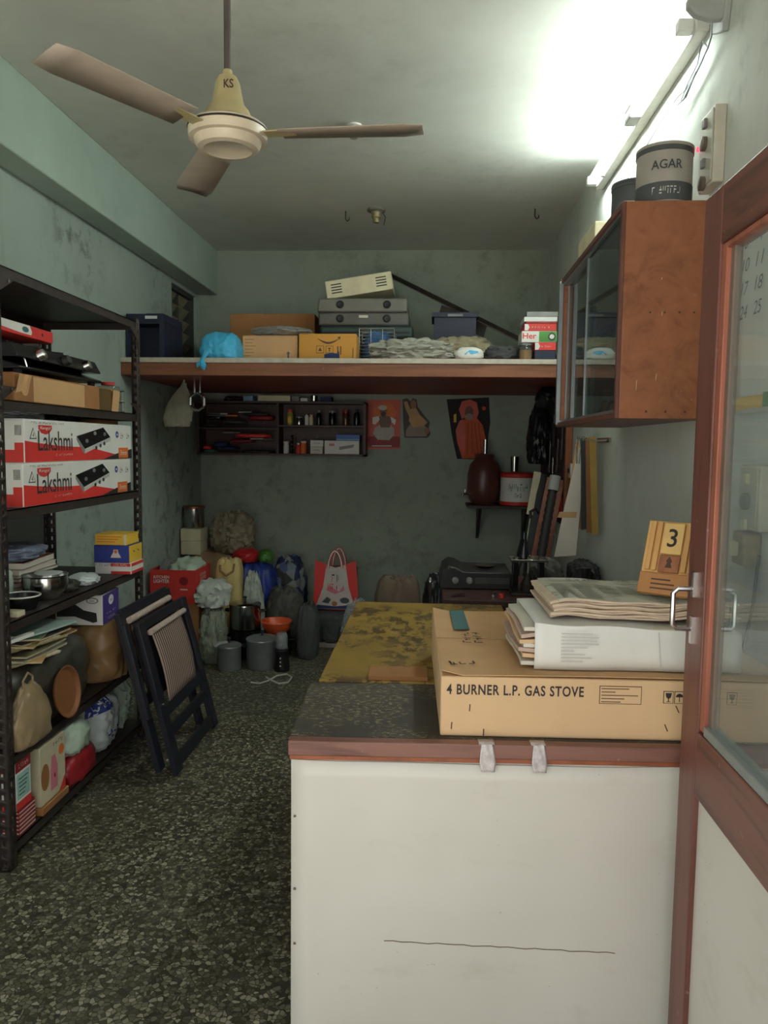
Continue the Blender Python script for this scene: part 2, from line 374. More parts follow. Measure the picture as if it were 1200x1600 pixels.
def carton(label, loc, w, d, h, mat, name='carton', cat='box', rz=0, tape=None, seam=True, group=None, bevel=.003, open_=False):
    t = thing(name, label, cat, loc, rz, group)
    if open_:
        k = .004; m = MB().b2(-w/2, w/2, -d/2, d/2, 0, k)
        m.b2(-w/2, w/2, -d/2, -d/2+k, k, h).b2(-w/2, w/2, d/2-k, d/2, k, h).b2(-w/2, -w/2+k, -d/2+k, d/2-k, k, h).b2(w/2-k, w/2, -d/2+k, d/2-k, k, h)
        m.make('body', mat, t)
        return t
    MB().b2(-w/2, w/2, -d/2, d/2, 0, h).make('body', mat, t, bevel=bevel)
    if seam:
        for s_ in (-1, 1):
            MB().b2(-w/2+.002, w/2-.002, min(s_*.001, s_*(d/2-.002)), max(s_*.001, s_*(d/2-.002)), h, h+.0025).make('flap', mat, t)
    if tape:
        MB().b2(-w/2, w/2, -.025, .025, h+.0025, h+.0032).make('tape', tape, t)
    return t
def blob_mb(rx, ry, rz, seed=0, amp=.18, freq=2.2, sub=4, power=2.4, ridge=.5, flat=.82, lean=(0, 0), m=0, top=None, pleat=.12, crease=.9):
    if max(rx, ry, rz) > .12 and sub == 4: sub = 5
    bm = bmesh.new(); bmesh.ops.create_icosphere(bm, subdivisions=sub, radius=1)
    sd = Vector((seed*3.17, seed*1.91, seed*2.3)); bm.verts.ensure_lookup_table()
    for v in bm.verts:
        p = v.co.normalized(); k = (abs(p.x)**power+abs(p.y)**power+abs(p.z)**power)**(-1/power); q = p*k
        w = p+.35*Vector((noise.noise(p*1.7+sd), noise.noise(p*1.7+sd*1.3), noise.noise(p*1.7+sd*1.7)))
        n1 = noise.noise(w*freq+sd); n2 = 1-2*abs(noise.noise(w*freq*1.9+sd*2)); n3 = 1-2*abs(noise.noise(w*freq*4.5+sd*3))
        d = noise.voronoi(w*freq*1.6+sd)[0]; cz = min(.5, d[1]-d[0])-.2
        h = math.hypot(p.x, p.y)
        pl = (1-2*abs(noise.noise(Vector((p.x/(h+.05)*2.6, p.y/(h+.05)*2.6, p.z*.5))+sd)))*h
        q = q*(1+amp*(1.2*n1*(1-ridge)+ridge*(.6*n2+.4*n3)+crease*cz)+pleat*pl*(.35+.65*max(0, p.z)))
        if top and q.z > 0: q.x *= 1-(1-top)*min(1, q.z); q.y *= 1-(1-top)*min(1, q.z)
        z = max(q.z, -flat)
        v.co = Vector((q.x*rx+lean[0]*(z+flat)*.5, q.y*ry+lean[1]*(z+flat)*.5, (z+flat)/(1+flat)*2*rz))
    mb = MB(); mb.add([v.co.copy() for v in bm.verts], [[x.index for x in f.verts] for f in bm.faces], m); bm.free()
    return mb
def blob(name, label, cat, loc, rx, ry, h, mat, seed=0, rz=0, group=None, sharp=60, **k):
    o = blob_mb(rx, ry, h/2, seed, **k).make(name, mat, None, loc, rz, sharp=sharp)
    return tag(o, label, cat, group)

def drape(o, target, direction, eps=.0015, cuts=2):
    """lay flat print onto a crumpled surface"""
    from mathutils.bvhtree import BVHTree
    me = target.data; bvh = BVHTree.FromPolygons([v.co for v in me.vertices], [list(p.vertices) for p in me.polygons])
    bm = bmesh.new(); bm.from_mesh(o.data); bmesh.ops.triangulate(bm, faces=bm.faces)
    for _ in range(cuts):
        lo = [e for e in bm.edges if e.calc_length() > .008]
        if lo: bmesh.ops.subdivide_edges(bm, edges=lo, cuts=1); bmesh.ops.triangulate(bm, faces=bm.faces)
    d = Vector(direction).normalized()
    for v in bm.verts:
        h = bvh.ray_cast(v.co-d*.5, d)
        if h[0] is not None: v.co = h[0]-d*eps
    bm.to_mesh(o.data); bm.free(); return o
def flatdecal(parent, name, pts, mat, fr):
    o, r, u = fr; m = MB(); m.add([o+r*x+u*y for x, y in pts], [tuple(range(len(pts)))]); return m.make(name, mat, parent, flip=False)

# ================================================================== THE ROOM
XL, XR, YB, ZC, YF = -1.89, 0.872, 6.2, 2.98, 0.35
struct('floor', MB().b2(XL-.2, XR+.2, YF-.2, YB+.2, -.1, 0), M_FLOOR, label='dark speckled terrazzo floor of the shop')
struct('pavement', MB().b2(-7, 6, -9, YF-.2, -.14, -.04), M('pavement_concrete', (190, 186, 176), .9), label='concrete pavement outside the shop front')
struct('ceiling', MB().b2(XL-.2, XR+.2, YF-.2, YB+.2, ZC, ZC+.12), M_CEIL, label='whitewashed concrete ceiling with a pale green tint')
struct('wall_back', MB().b2(XL-.2, XR+.2, YB, YB+.15, 0, ZC), M_WB, label='stained grey green back wall')
struct('wall_right', MB().b2(XR, XR+.15, YF-.2, YB, 0, ZC), M_WR, label='pale grey white right side wall')
wa, wbm = PX(268, 445, XL), PX(307, 560, XL)
WY0, WY1, WZ0, WZ1 = wa.y, wbm.y, 1.97, 2.60
m = MB().b2(XL-.2, XL, YF-.2, WY0, 0, ZC).b2(XL-.2, XL, WY1, YB, 0, ZC).b2(XL-.2, XL, WY0, WY1, 0, WZ0).b2(XL-.2, XL, WY0, WY1, WZ1, ZC)
struct('wall_left', m, M_WL, label='pale green left wall with mouldy flaking patches')
struct('trim_1', MB().b2(XL, -1.742, YF, YB, 2.635, ZC), M_BEAM, label='painted concrete beam along the top of the left wall', bevel=.006)
struct('trim_2', MB().b2(XL-.2, XR+.15, YF-.2, YF, 2.45, ZC), M_WR, label='lintel above the open shop front')
struct('wall_front', MB().b2(.60, XR, YF-.2, YF+.0, 0, 2.45), M_WR, label='short front wall beside the door hinge')
# window with slats
w1 = bpy.data.objects.new('window_1', None); COL.objects.link(w1); w1['kind'] = 'structure'; w1['label'] = 'small dark slatted ventilator window high in the left wall'
wy, wz = (WY0+WY1)/2, (WZ0+WZ1)/2
FRW = M('window_dark_frame', (58, 60, 54), .7)
m = MB().b2(XL-.12, XL-.02, WY0, WY0+.03, WZ0, WZ1).b2(XL-.12, XL-.02, WY1-.03, WY1, WZ0, WZ1).b2(XL-.12, XL-.02, WY0, WY1, WZ0, WZ0+.03).b2(XL-.12, XL-.02, WY0, WY1, WZ1-.03, WZ1).b2(XL-.09, XL-.05, wy-.01, wy+.01, WZ0, WZ1)
m.make('window_frame', FRW, w1)
for i in range(6):
    z = WZ0+.06+i*(WZ1-WZ0-.1)/5.6
    m = MB().bar((XL-.11, wy, z), (XL-.05, wy, z+.075), WY1-WY0-.05, .008, (0, 1, 0))
    m.make('slat', M('window_slat', (128, 122, 98), .8, var=.25), w1)
MB().b2(XL-.19, XL-.17, WY0, WY1, WZ0, WZ1-.08).make('shutter_board', FRW, w1)

# ------------------------------------------------------------------ glass door, opened inward
DX, DT, DY0, DY1, DZ0, DZ1 = .53, .038, .50, 1.605, .015, 1.941
d1 = bpy.data.objects.new('door_1', None); COL.objects.link(d1); d1.location = (DX, DY0, 0); d1['kind'] = 'structure'
d1['label'] = 'brown wooden shop door with a dusty glass pane standing open'
def dpart(name, y0, y1, z0, z1, mat, x0=0, x1=DT, bevel=.003): return MB().b2(x0, x1, y0-DY0, y1-DY0, z0, z1).make(name, mat, d1, bevel=bevel)
dpart('stile', DY1-.095, DY1, DZ0, DZ1, M_REDWOOD); dpart('stile', DY0, DY0+.11, DZ0, DZ1, M_REDWOOD)
dpart('rail', DY0+.11, DY1-.095, 1.832, DZ1, M_REDWOOD_Y); dpart('rail', DY0+.11, DY1-.095, .765, .895, M_REDWOOD_Y); dpart('rail', DY0+.11, DY1-.095, DZ0, .16, M_REDWOOD_Y)
M_BEAD = wood('bead_wood', (164, 100, 80), (128, 72, 60), .4, 'Z'); M_BEADG = M('grey_green_bead', (138, 146, 142), .5)
dpart('bead', DY1-.118, DY1-.095, .90, 1.832, M_BEAD, .004, DT-.004, .002)
dpart('bead', DY1-.135, DY1-.118, .90, 1.828, M('grey_brown_putty', (120, 104, 92), .7), .012, DT-.012, .001)
dpart('bead', DY0+.11, DY1-.118, .895, .915, M_BEADG, .004, DT-.004, .002)
dpart('bead', DY0+.11, DY1-.118, 1.820, 1.832, M_BEAD, .004, DT-.004, .002)
dpart('glass_pane', DY0+.11, DY1-.13, .91, 1.824, M_GLASS, .016, .022, 0)
dpart('lower_panel', DY0+.11, DY1-.095, .16, .765, M_LAM, .010, .028, 0)
hy = DY1-.045
for sgn, x in ((-1, 0), (1, DT)):
    h = MB(); X0 = x; X1 = x+sgn*.042; y = hy-DY0
    h.bar((X0+sgn*.003, y, 1.205), (X0+sgn*.003, y, 1.155), .012, .006, (0, 1, 0)).bar((X0+sgn*.003, y, 1.115), (X0+sgn*.003, y, 1.06), .012, .006, (0, 1, 0))
    h.tube([(X0, y, 1.170), (X1-sgn*.008, y, 1.170), (X1, y, 1.162), (X1, y, 1.098), (X1-sgn*.008, y, 1.090), (X0, y, 1.090)], .0055, 8)
    h.make('handle', CHROME, d1)['label'] = 'worn chrome pull handle'

# ------------------------------------------------------------------ tube light on the right wall
tl = thing('tube_light', 'lit white fluorescent tube light on a batten high on the right wall', 'lamp', (XR, 3.45, 2.83))
MB().b2(-.045, 0, -.78, .78, -.03, .03).make('batten', WHITEPAINT, tl, bevel=.004)
for s_ in (-1, 1): MB().b2(-.095, -.045, s_*.74-.02, s_*.74+.02, -.02, .02).make('tube_holder', WHITE, tl, bevel=.003)
MB().lathe([(.0135, -.72), (.0135, .72)], 14, (0, 0, 0), 0, Matrix.Translation((-.078, 0, 0)) @ Matrix.Rotation(math.pi/2, 4, 'X')).make('tube', M_TUBE, tl)
MB().lathe([(.012, 0), (.012, .035), (0, .035)], 12, (-.06, .52, -.05)).make('starter', GREYP, tl)
MB().b2(-.09, -.045, -.12, -.02, -.03, .03).make('choke_cover', GREYP, tl, bevel=.004)
# bracket with grey lobe and cables near the front end of the tube
br = thing('wall_bracket', 'grey rounded wall bracket with a cable bundle above the tube light', 'bracket', (XR, 2.53, 2.80))
pts = [(0, -.05), (.05, -.055), (.10, -.04), (.125, -.015), (.125, .01), (.10, .025), (.05, .035), (0, .04)]
MB().prism(pts, ((0, 0, 0), (-1, 0, 0), (0, 0, 1)), .035).make('lobe', M('grey_paint', (168, 172, 170), .6), br, bevel=.006)
MB().prism([(-.07, -.08), (.03, -.12), (.06, .02), (.05, .15), (-.07, .15)], ((-.02, 0, .03), (0, -1, 0), (0, 0, 1)), .02).make('plate', M('grey_paint', (168, 172, 170), .6), br, bevel=.004)
def wpts(pxs, X): return [PX(x, y, X) for x, y in pxs]
c = MB().tube(wpts([(1113, 30), (1112, 55), (1106, 75), (1096, 95), (1085, 118), (1072, 140), (1060, 150), (1053, 160), (1058, 164), (1068, 156), (1080, 130), (1096, 98), (1106, 72)], XR-.02), .0028, 6)
c.tube(wpts([(1106, 74), (1098, 64), (1094, 78), (1090, 100), (1074, 132), (1064, 158), (1072, 152), (1088, 112)], XR-.035), .0022, 6)
c.tube(wpts([(1053, 160), (1030, 195), (1000, 245), (975, 290), (958, 312)], XR-.015), .002, 6)
tag(c.make('cable', M('grey_cable', (112, 122, 122), .6)), 'thin grey cable looped below the wall bracket beside the tube light', 'cable')

# ------------------------------------------------------------------ switch boards on the right wall
def switchboard(label, x, y, w, h, rows, led=False):
    p = PX(x, y, XR); t = thing('switch_board', label, 'switch board', (XR, p.y, p.z))
    MB().b2(-.035, 0, -w/2, w/2, -h/2, h/2).make('box', M('cream_bakelite', (206, 200, 184), .5), t, bevel=.004)
    MB().b2(-.04, -.035, -w/2+.008, w/2-.008, -h/2+.008, h/2-.008).make('face_plate', M('pale_bakelite', (190, 190, 176), .45), t, bevel=.002)
    for i in range(rows):
        z = h/2-.035-i*(h-.05)/max(1, rows-1) if rows > 1 else 0
        if i % 2 == 0: MB().b2(-.05, -.04, -.012, .012, z-.014, z+.014).make('switch', GREYP if led else CREAM, t, bevel=.002)
        else: MB().lathe([(.022, 0), (.022, .012), (.006, .014), (0, .014)], 14, (0, 0, 0), 0, Matrix.Translation((-.04, 0, z)) @ Matrix.Rotation(-math.pi/2, 4, 'Y')).make('socket', M('brown_bakelite', (110, 96, 84), .5) if led else GREYP, t)
    if led: MB().lathe([(.008, 0), (.008, .008), (0, .009)], 10, (0, 0, 0), 0, Matrix.Translation((-.042, .045, .02)) @ Matrix.Rotation(-math.pi/2, 4, 'Y')).make('indicator', M_LED, t)
    return t
switchboard('cream switch board with a red indicator beside the paint tin', 1122, 235, .13, .23, 4, True)
switchboard('cream switch board with sockets seen behind the door glass', 1192, 778, .13, .17, 3)
pb = PX(1181, 857, XR); t = thing('plug', 'grimy plug adaptor on the wall behind the door glass', 'plug', (XR, pb.y, pb.z))
MB().b2(-.05, 0, -.04, .04, -.045, .045).make('body', M('grimy_bakelite', (160, 140, 110), .6, var=.3, scale=30), t, bevel=.008)
MB().b2(-.075, -.05, -.018, .018, -.02, .02).make('pins_cover', CREAM, t, bevel=.006)
tag(MB().tube(wpts([(1186, 868), (1182, 900), (1176, 950), (1165, 1000), (1148, 1045)], XR-.012)+[Vector((XR-.03, 2.28, .82)), Vector((XR-.06, 2.2, .808))], .0045, 8).make('power_cable', RUBBER), 'black power cable hanging from the plug behind the door glass', 'cable')
p = PX(893, 735, XR); t = thing('switch_box', 'small white switch box on the wall beside the hanging papers', 'switch', (XR, p.y-.09, p.z))
MB().b2(-.03, 0, -.045, .045, -.045, .045).make('box', WHITEPAINT, t, bevel=.004); MB().b2(-.04, -.03, -.012, .012, -.015, .015).make('switch', BLACKM, t)

tag(MB().tube([(XR-.010, 2.470, z) for z in (1.05, 1.5, 2.0, 2.23)], .009, 10).make('conduit_pipe', WHITEPAINT), 'thin white conduit pipe running down the wall beside the cabinet', 'pipe')
# calendar seen through the glass
ca = thing('wall_calendar', 'large white wall calendar with date numbers hung behind the door glass', 'calendar', (XR-.002, 2.03, 1.86))
CW, CH = .50, .62
def cal_fn(u, v): return Vector((-.006-.01*math.sin(v*3.1)*(1-v)-.003*math.sin(u*6), CW/2-u*CW, CH/2-v*CH))
MB().surf(cal_fn, 12, 14).make('sheet', WHITE, ca, solid=.001)
fr = (Vector((-.0195, 0, 0)), Vector((0, -1, 0)), Vector((0, 0, 1)))
DIG = M('grey_black_ink', (70, 76, 80), .7)
top = PX(1170, 384, XR).z-1.86; rowh = .0635; colw = .092; xleft = 2.03-PX(1171, 384, XR).y+.040
for r in range(4):
    for cc in range(-1, 5):
        n = 3+r*7+cc
        if n < 1 or n > 31: continue
        sh = -.012*(3-r)
        text(ca, str(n), (.018*len(str(n))+.004)*1.3, .036, DIG, shift(fr, xleft+cc*colw, top-r*rowh+.0), shear=.25)
decal(ca, 'yellow_band', rect(-CW/2+.004, -.05, -CH/2+.012, -CH/2+.045), YELLOW, shift(fr, 0, 0, -.006)); decal(ca, 'green_band', rect(-.05, CW/2-.01, -CH/2+.012, -CH/2+.05), GREEN, shift(fr, 0, 0, -.006))
text(ca, 'Da', .045, .03, RED, shift(fr, .08, -CH/2+.10)); MB().b2(-.012, 0, -CW/2, CW/2, CH/2-.004, CH/2+.012).make('hanging_strip', STEEL, ca)
p = PX(1091, 568, XR-.02); t = thing('paper_strip', 'narrow white paper tag with a blue foot beside the wall cabinet', 'paper', (XR-.012, p.y-.02, p.z-.09))
MB().surf(lambda u, v: Vector((-.028+.03*v*v, -.06+.12*u, .19*v)), 3, 8).make('sheet', WHITE, t, solid=.001)
MB().surf(lambda u, v: Vector((-.0285+.03*(v*.1)**2, -.06+.12*u, .02*v-.002)), 3, 2).make('blue_band', PALEB, t, solid=.002)

# ------------------------------------------------------------------ wall cabinet
cx0, cx1, cy0, cy1, cz0, cz1 = .575, XR, 2.50, 3.66, 1.545, 2.215
wc = thing('wall_cabinet', 'brown veneered wall cabinet with sliding glass doors', 'cabinet', (XR, 3.08, cz0))
def cab(name, x0, x1, y0, y1, z0, z1, mat, bevel=.002): return MB().b2(x0-XR, x1-XR, y0-3.08, y1-3.08, z0-cz0, z1-cz0).make(name, mat, wc, bevel=bevel)
cab('side_panel', cx0+.012, cx1, cy0, cy0+.02, cz0, cz1, M_VENEER); cab('side_panel', cx0, cx1, cy1-.02, cy1, cz0, cz1, M_VENEER)
cab('bottom_panel', cx0, cx1, cy0+.02, cy1-.02, cz0, cz0+.02, M_REDWOOD_Y); cab('top_panel', cx0, cx1, cy0+.02, cy1-.02, cz1-.02, cz1, M_REDWOOD_Y)
cab('back_panel', cx1-.01, cx1, cy0+.02, cy1-.02, cz0+.02, cz1-.02, M_DARKWOOD); cab('shelf', cx0+.06, cx1-.01, cy0+.02, cy1-.02, 1.88, 1.895, M_REDWOOD_Y)
cab('front_lipping', cx0, cx0+.012, cy0, cy0+.022, cz0, cz1, M_REDWOOD); cab('front_lipping', cx0-.004, cx0, cy1-.022, cy1, cz0, cz1, M_REDWOOD)
ym = (cy0+cy1)/2
for k, (ya, yb, xo) in enumerate(((cy0+.022, ym+.04, .018), (ym-.04, cy1-.022, .034))):
    dr = cab('glass_door', cx0+xo, cx0+xo+.005, ya, yb, cz0+.03, cz1-.03, M_CABGLASS, 0)
    for yy in ((ya, ya+.014), (yb-.014, yb)):
        q = MB().b2(cx0+xo-.003-XR, cx0+xo+.008-XR, yy[0]-3.08, yy[1]-3.08, .03, cz1-cz0-.03).make('edge_strip', ALU, wc)
cab('track', cx0+.008, cx0+.05, cy0+.022, cy1-.022, cz0+.02, cz0+.03, ALU, 0); cab('track', cx0+.008, cx0+.05, cy0+.022, cy1-.022, cz1-.03, cz1-.02, ALU, 0)
cab('edge_strip', cx0-.008, cx0+.012, cy1-.026, cy1, cz0+.01, cz1-.01, ALU)
f = (Vector((0, cy0-3.08, 0)), Vector((1, 0, 0)), Vector((0, 0, 1)))
for i in range(4): decal(wc, 'nail_hole', ell(-.20+.045*i, .33, .0035, .003, 8), INK2, f)
for i in range(3): decal(wc, 'nail_hole', ell(-.20+.06*i, .022, .004, .004, 8), INK2, f)
for x, z, a in ((-.165, .32, .012), (-.175, .12, .02), (-.235, .09, .03), (-.17, .43, .008)): decal(wc, 'scratch', [(x, z), (x+.002, z), (x+.003, z+a), (x+.001, z+a)], M('pale_scratch', (206, 176, 140), .7), f)
# things in and on the cabinet
for i, (y, w_, h_, mt, lb) in enumerate(((2.75, .12, .16, CARD_D, 'brown carton standing inside the wall cabinet'), (3.05, .14, .11, CLOTH_D, 'low dark carton inside the wall cabinet'), (3.35, .12, .2, BLACKM, 'tall black carton inside the wall cabinet'))):
    carton(lb, Vector((.745, y, cz0+.0205)), .16, w_, h_, mt)
def tin(label, loc, r, h, body, lower, lidm, word=None):
    t = thing('paint_tin', label, 'tin', loc)
    MB().lathe([(0, 0), (r, 0), (r, .004), (r-.002, .006), (r-.002, h-.012), (r+.001, h-.010), (r+.001, h-.002), (r-.006, h), (r-.012, h-.008), (0, h-.008)], 36).make('can', body, t)
    MB().lathe([(r-.0015, .008), (r-.0005, .009), (r-.0005, h*.34), (r-.0015, h*.345)], 36).make('dark_label', lower, t)
    MB().lathe([(r-.0012, h*.86), (r+.0006, h*.865), (r+.0006, h-.012), (r-.0012, h-.011)], 36).make('rim_band', lidm, t)
    if word:
        text(t, word, .095, .028, DIG, (Vector((0, 0, h*.62)), Vector((1, 0, 0)), Vector((0, 0, 1))), wrap=r, bold=.012)
        text(t, '~8', .085, .022, WHITE, (Vector((0, 0, h*.2)), Vector((1, 0, 0)), Vector((0, 0, 1))), wrap=r)
    return t
TINB = M('pale_tin', (176, 170, 160), .45, .1); TIND = M('dark_tin', (84, 88, 90), .45, .1)
ta = tin('pale round lettered paint tin on top of the wall cabinet', (.725, 2.60, cz1), .088, .185, TINB, TIND, TIND, 'AGAR'); ta.rotation_euler.z = -.18
tin('plain grey tin behind the pale lettered tin on the wall cabinet', (.70, 2.86, cz1), .082, .165, TIND, TIND, TIND)
l, w, h = fit(905, 940, 378, 3.35, cz1, .3); carton('cream carton on top of the wall cabinet near its far end', Vector((.745, 3.45, cz1)), .2, .36, .155, CREAM)

# ------------------------------------------------------------------ ceiling fan and ceiling fittings
fp = PY(356, 190, 2.42); FX, FY = fp.x, fp.y
IV = M('ivory_enamel', (222, 208, 184), .35); IV2 = M('aged_ivory', (186, 172, 128), .4)
fan = thing('ceiling_fan', 'ivory ceiling fan with three blades on a grey down rod', 'fan', (FX, FY, ZC))
zb = PY(356, 235, 2.42).z-ZC
MB().lathe([(.011, zb+.22), (.011, -.01)], 14).make('down_rod', M('grey_rod', (96, 86, 86), .5, .3), fan)
MB().lathe([(.02, -.09), (.05, -.06), (.055, -.01), (.05, 0)], 24).make('top_canopy', IV2, fan)
MB().lathe([(0, zb+.075), (.07, zb+.075), (.078, zb+.085), (.072, zb+.1), (.066, zb+.115), (.05, zb+.135), (.042, zb+.17), (.038, zb+.195), (.028, zb+.215), (.016, zb+.22), (.014, zb+.235), (.011, zb+.236)], 32).make('lower_canopy', IV2, fan)
MB().lathe([(0, zb+.006), (.068, zb+.004), (.074, zb+.0), (.092, zb+.004), (.1, zb+.016), (.103, zb+.028), (.118, zb+.03), (.121, zb+.05), (.12, zb+.066), (.108, zb+.075), (.06, zb+.08), (0, zb+.08)], 40).make('motor', IV, fan)
MB().lathe([(.1205, zb+.056), (.1225, zb+.058), (.1225, zb+.061), (.1205, zb+.063)], 40).make('dark_band', DSTEEL, fan)
text(fan, 'KS', .03, .026, INK2, (Vector((.014, 0, zb+.178)), Vector((1, 0, 0)), Vector((0, 0, 1))), wrap=.044, bold=.02)
BLD = M('beige_blade', (178, 164, 148), .45)
for a in (-2, 118, 238):
    R_ = Matrix.Rotation(math.radians(a), 4, 'Z'); bl = MB(); z0 = zb+.045
    vs = []; n = 8
    for i in range(n+1):
        x = .165+i*(.60-.165)/n; hw = .055+.012*i/n
        if i == n: hw *= .8
        vs += [R_ @ Vector((x, -hw, z0-.008)), R_ @ Vector((x, 0, z0+.003)), R_ @ Vector((x, hw, z0+.008))]
    bl.add(vs, [q for i in range(n) for q in ((i*3, i*3+1, i*3+4, i*3+3), (i*3+1, i*3+2, i*3+5, i*3+4))])
    b_ = bl.make('blade', BLD, fan, solid=.003)
    MB().bar(R_ @ Vector((.11, 0, z0)), R_ @ Vector((.21, 0, z0+.004)), .045, .004, (R_ @ Vector((0, 1, 0)))).make('blade_arm', IV2, fan)
def at_ceiling(x, y): d = ray(x, y); return CC+d*((ZC-CAM_H)/d.z)
p = at_ceiling(553, 196); t = thing('ceiling_rose', 'small white round ceiling fitting behind the fan', 'ceiling fitting', (p.x, p.y, ZC))
MB().lathe([(0, -.055), (.028, -.055), (.03, -.045), (.03, -.01), (.04, -.008), (.04, 0)], 20).make('cup', WHITEPAINT, t)
MB().lathe([(0, -.062), (.018, -.06), (.02, -.055)], 16).make('base_cap', M('grey_cap', (150, 146, 138), .5), t)
p = at_ceiling(588, 327); t = thing('lamp_holder', 'brass lamp holder without a bulb on the ceiling near the back wall', 'lamp holder', (p.x, p.y, ZC))
MB().lathe([(.06, 0), (.06, -.012), (.045, -.02), (0, -.02)][::-1], 20).make('plate', M('grey_wood_block', (110, 108, 98), .7), t)
MB().lathe([(0, -.085), (.02, -.085), (.022, -.06), (.03, -.055), (.03, -.03), (.036, -.02)], 20).make('holder', M('old_brass', (150, 140, 104), .5, .4), t)
MB().tube([(.04, 0, -.015), (.06, 0, -.05), (.05, 0, -.1)], .003, 6).make('wire', BLACKM, t)
for x, y, lb in ((836, 326, 'small iron hook in the ceiling near the right wall'), (540, 330, 'short iron hook in the ceiling beside the lamp holder')):
    p = at_ceiling(x, y); tag(MB().tube([(0, 0, 0), (0, 0, -.05), (.012, 0, -.065), (.025, 0, -.055), (.025, 0, -.04)], .004, 6).make('ceiling_hook', DSTEEL, None, (p.x, p.y, ZC)), lb, 'hook')

# ================================================================== COUNTER AND TABLES
CZ = .80
crot = .042
ct = thing('shop_counter', 'white laminate shop counter with a red brown edged dark top', 'counter', (-.305, 1.628, 0), crot)
CWD, CDP = 1.165, .42
MB().b2(.006, CWD, .014, .03, 0, CZ-.045).make('front_panel', M_LAM, ct, bevel=.002)
MB().b2(.004, .02, .03, CDP, 0, CZ-.045).make('side_panel', M_LAM, ct); MB().b2(CWD-.02, CWD, .03, CDP, 0, CZ-.045).make('side_panel', M_LAM, ct)
MB().b2(.02, CWD-.02, CDP-.02, CDP, 0, CZ-.045).make('back_panel', M_LAM, ct)
MB().b2(0, CWD, .03, CDP, CZ-.045, CZ).make('top', M_SCUFF, ct)
MB().b2(-.002, CWD, 0, .03, CZ-.034, CZ).make('edge_strip', M_REDWOOD_X, ct, bevel=.003)
MB().b2(0, CWD, .008, .03, CZ-.046, CZ-.034).make('edge_strip', M('orange_brown_strip', (150, 84, 52), .5, var=.25, scale=20), ct, bevel=.002)
def lam_fn(u, v):
    x = .004+u*(CWD-.01); z = v*(CZ-.044-.006*math.sin(u*2.6+.4)-.004*noise.noise(Vector((u*6, 0, 3))))
    return Vector((x, .012-.010*max(0, v-.9)*10*(.4+.6*math.sin(u*4)**2)*.35, z))
MB().surf(lam_fn, 24, 20).make('laminate_sheet', M_LAM, ct, solid=.0012)['label'] = 'curling white laminate sheet'
fr = (Vector((.005, .0108, .0)), Vector((1, 0, 0)), Vector((0, 0, 1)))
SC = M('scratch_brown', (110, 92, 76), .8)
cr = MB(); xs = [.21+.52*i/26 for i in range(27)]
up = [(x, .334-.030*(x-.21)+.0012*math.sin(i*2.3)+.0006*(1+math.sin(i*1.1))) for i, x in enumerate(xs)]; dn = [(x, y-.0016) for x, y in up][::-1]
decal(ct, 'crack', up+dn, SC, fr)
for x, z, a in ((.004, .62, .2), (.004, .45, -.3), (.004, .32, .1)):
    decal(ct, 'chip', [(x, z), (x+.006, z+.002*a), (x+.006, z+.005), (x+.001, z+.006)], SC, fr)
for x, wd, sk in ((.435, .036, .012), (.548, .034, .014)):
    t = MB()
    t.surf(lambda u, v: Vector((x+(u-.5)*wd*(1-.55*abs(v-.35))+sk*(1-v)*.3, -.003-.002*math.sin(u*9+v*5), CZ+.002-(1-v)*.062)), 8, 10)
    t.surf(lambda u, v: Vector((x+(u-.5)*wd*.95, -.003+v*.03, CZ+.0012)), 4, 2)
    t.make('adhesive_tape', M('grey_tape_film', (196, 190, 190), .3, var=.25, scale=60), ct, solid=.0006)['label'] = 'crumpled grey adhesive tape'
# yellow topped table behind the counter
ya = PZ(503, 1062, CZ)
yt = thing('work_table', 'work table with a stained yellow top behind the counter', 'table', (-.305, 2.075, 0))
MB().b2(0, .60, 0, 1.08, CZ-.025, CZ).make('top', M_YEL, yt, bevel=.004)
for x, y in ((.04, .05), (.56, .05), (.04, 1.03), (.56, 1.03)): MB().b2(x-.025, x+.025, y-.025, y+.025, 0, CZ-.025).make('leg', M_DARKWOOD, yt)
for y in (.05, 1.03): MB().b2(.065, .535, y-.012, y+.012, CZ-.11, CZ-.025).make('apron', M_DARKWOOD, yt)
for x in (.04, .56): MB().b2(x-.012, x+.012, .075, 1.005, CZ-.11, CZ-.025).make('apron', M_DARKWOOD, yt)
a = PZ(572, 1064, CZ); tag(MB().b2(0, .165, 0, .10, 0, .012).make('wood_strip', CARD_D, None, (a.x+.005, a.y+.008, CZ), .03, bevel=.001), 'flat brown wood strip lying across the yellow table top', 'wood strip')

# the large stove carton
SB = carton('large cardboard stove carton lettered 4 BURNER L.P. GAS STOVE', Vector((.405, 2.035, CZ)), .775, .67, .137, CARD_L, rz=.03, seam=False, bevel=.004)
f = FRONT(.775, .67, .137)
text(SB, '4 BURNER L.P. GAS STOVE', .305, .024, INK, shift(f, -.222, .040), bold=.022, space=1.12)
decal(SB, 'label_frame', rect(-.035, .058, .014, .055), INK2, f); decal(SB, 'label_field', rect(-.0335, .0565, .0155, .0535), CARD_L, shift(f, 0, 0, .0007))
for i in range(5): decal(SB, 'label_line', rect(-.031, (.03, .0, .05, .02, .012)[i], .048-i*.0075, .0498-i*.0075), INK2, shift(f, 0, 0, .0012))
def icon_box(x): 
    decal(SB, 'icon_frame', rect(x, x+.022, .018, .046), INK, f); decal(SB, 'icon_field', rect(x+.0014, x+.0206, .0194, .0446), CARD_L, shift(f, 0, 0, .0007)); return shift(f, x+.011, .032, .0012)
g = icon_box(.106); decal(SB, 'goblet_icon', [(-.007, .010), (.007, .010), (.005, .0), (.001, -.003), (.001, -.008), (.005, -.010), (-.005, -.010), (-.001, -.008), (-.001, -.003), (-.005, 0)], INK, g)
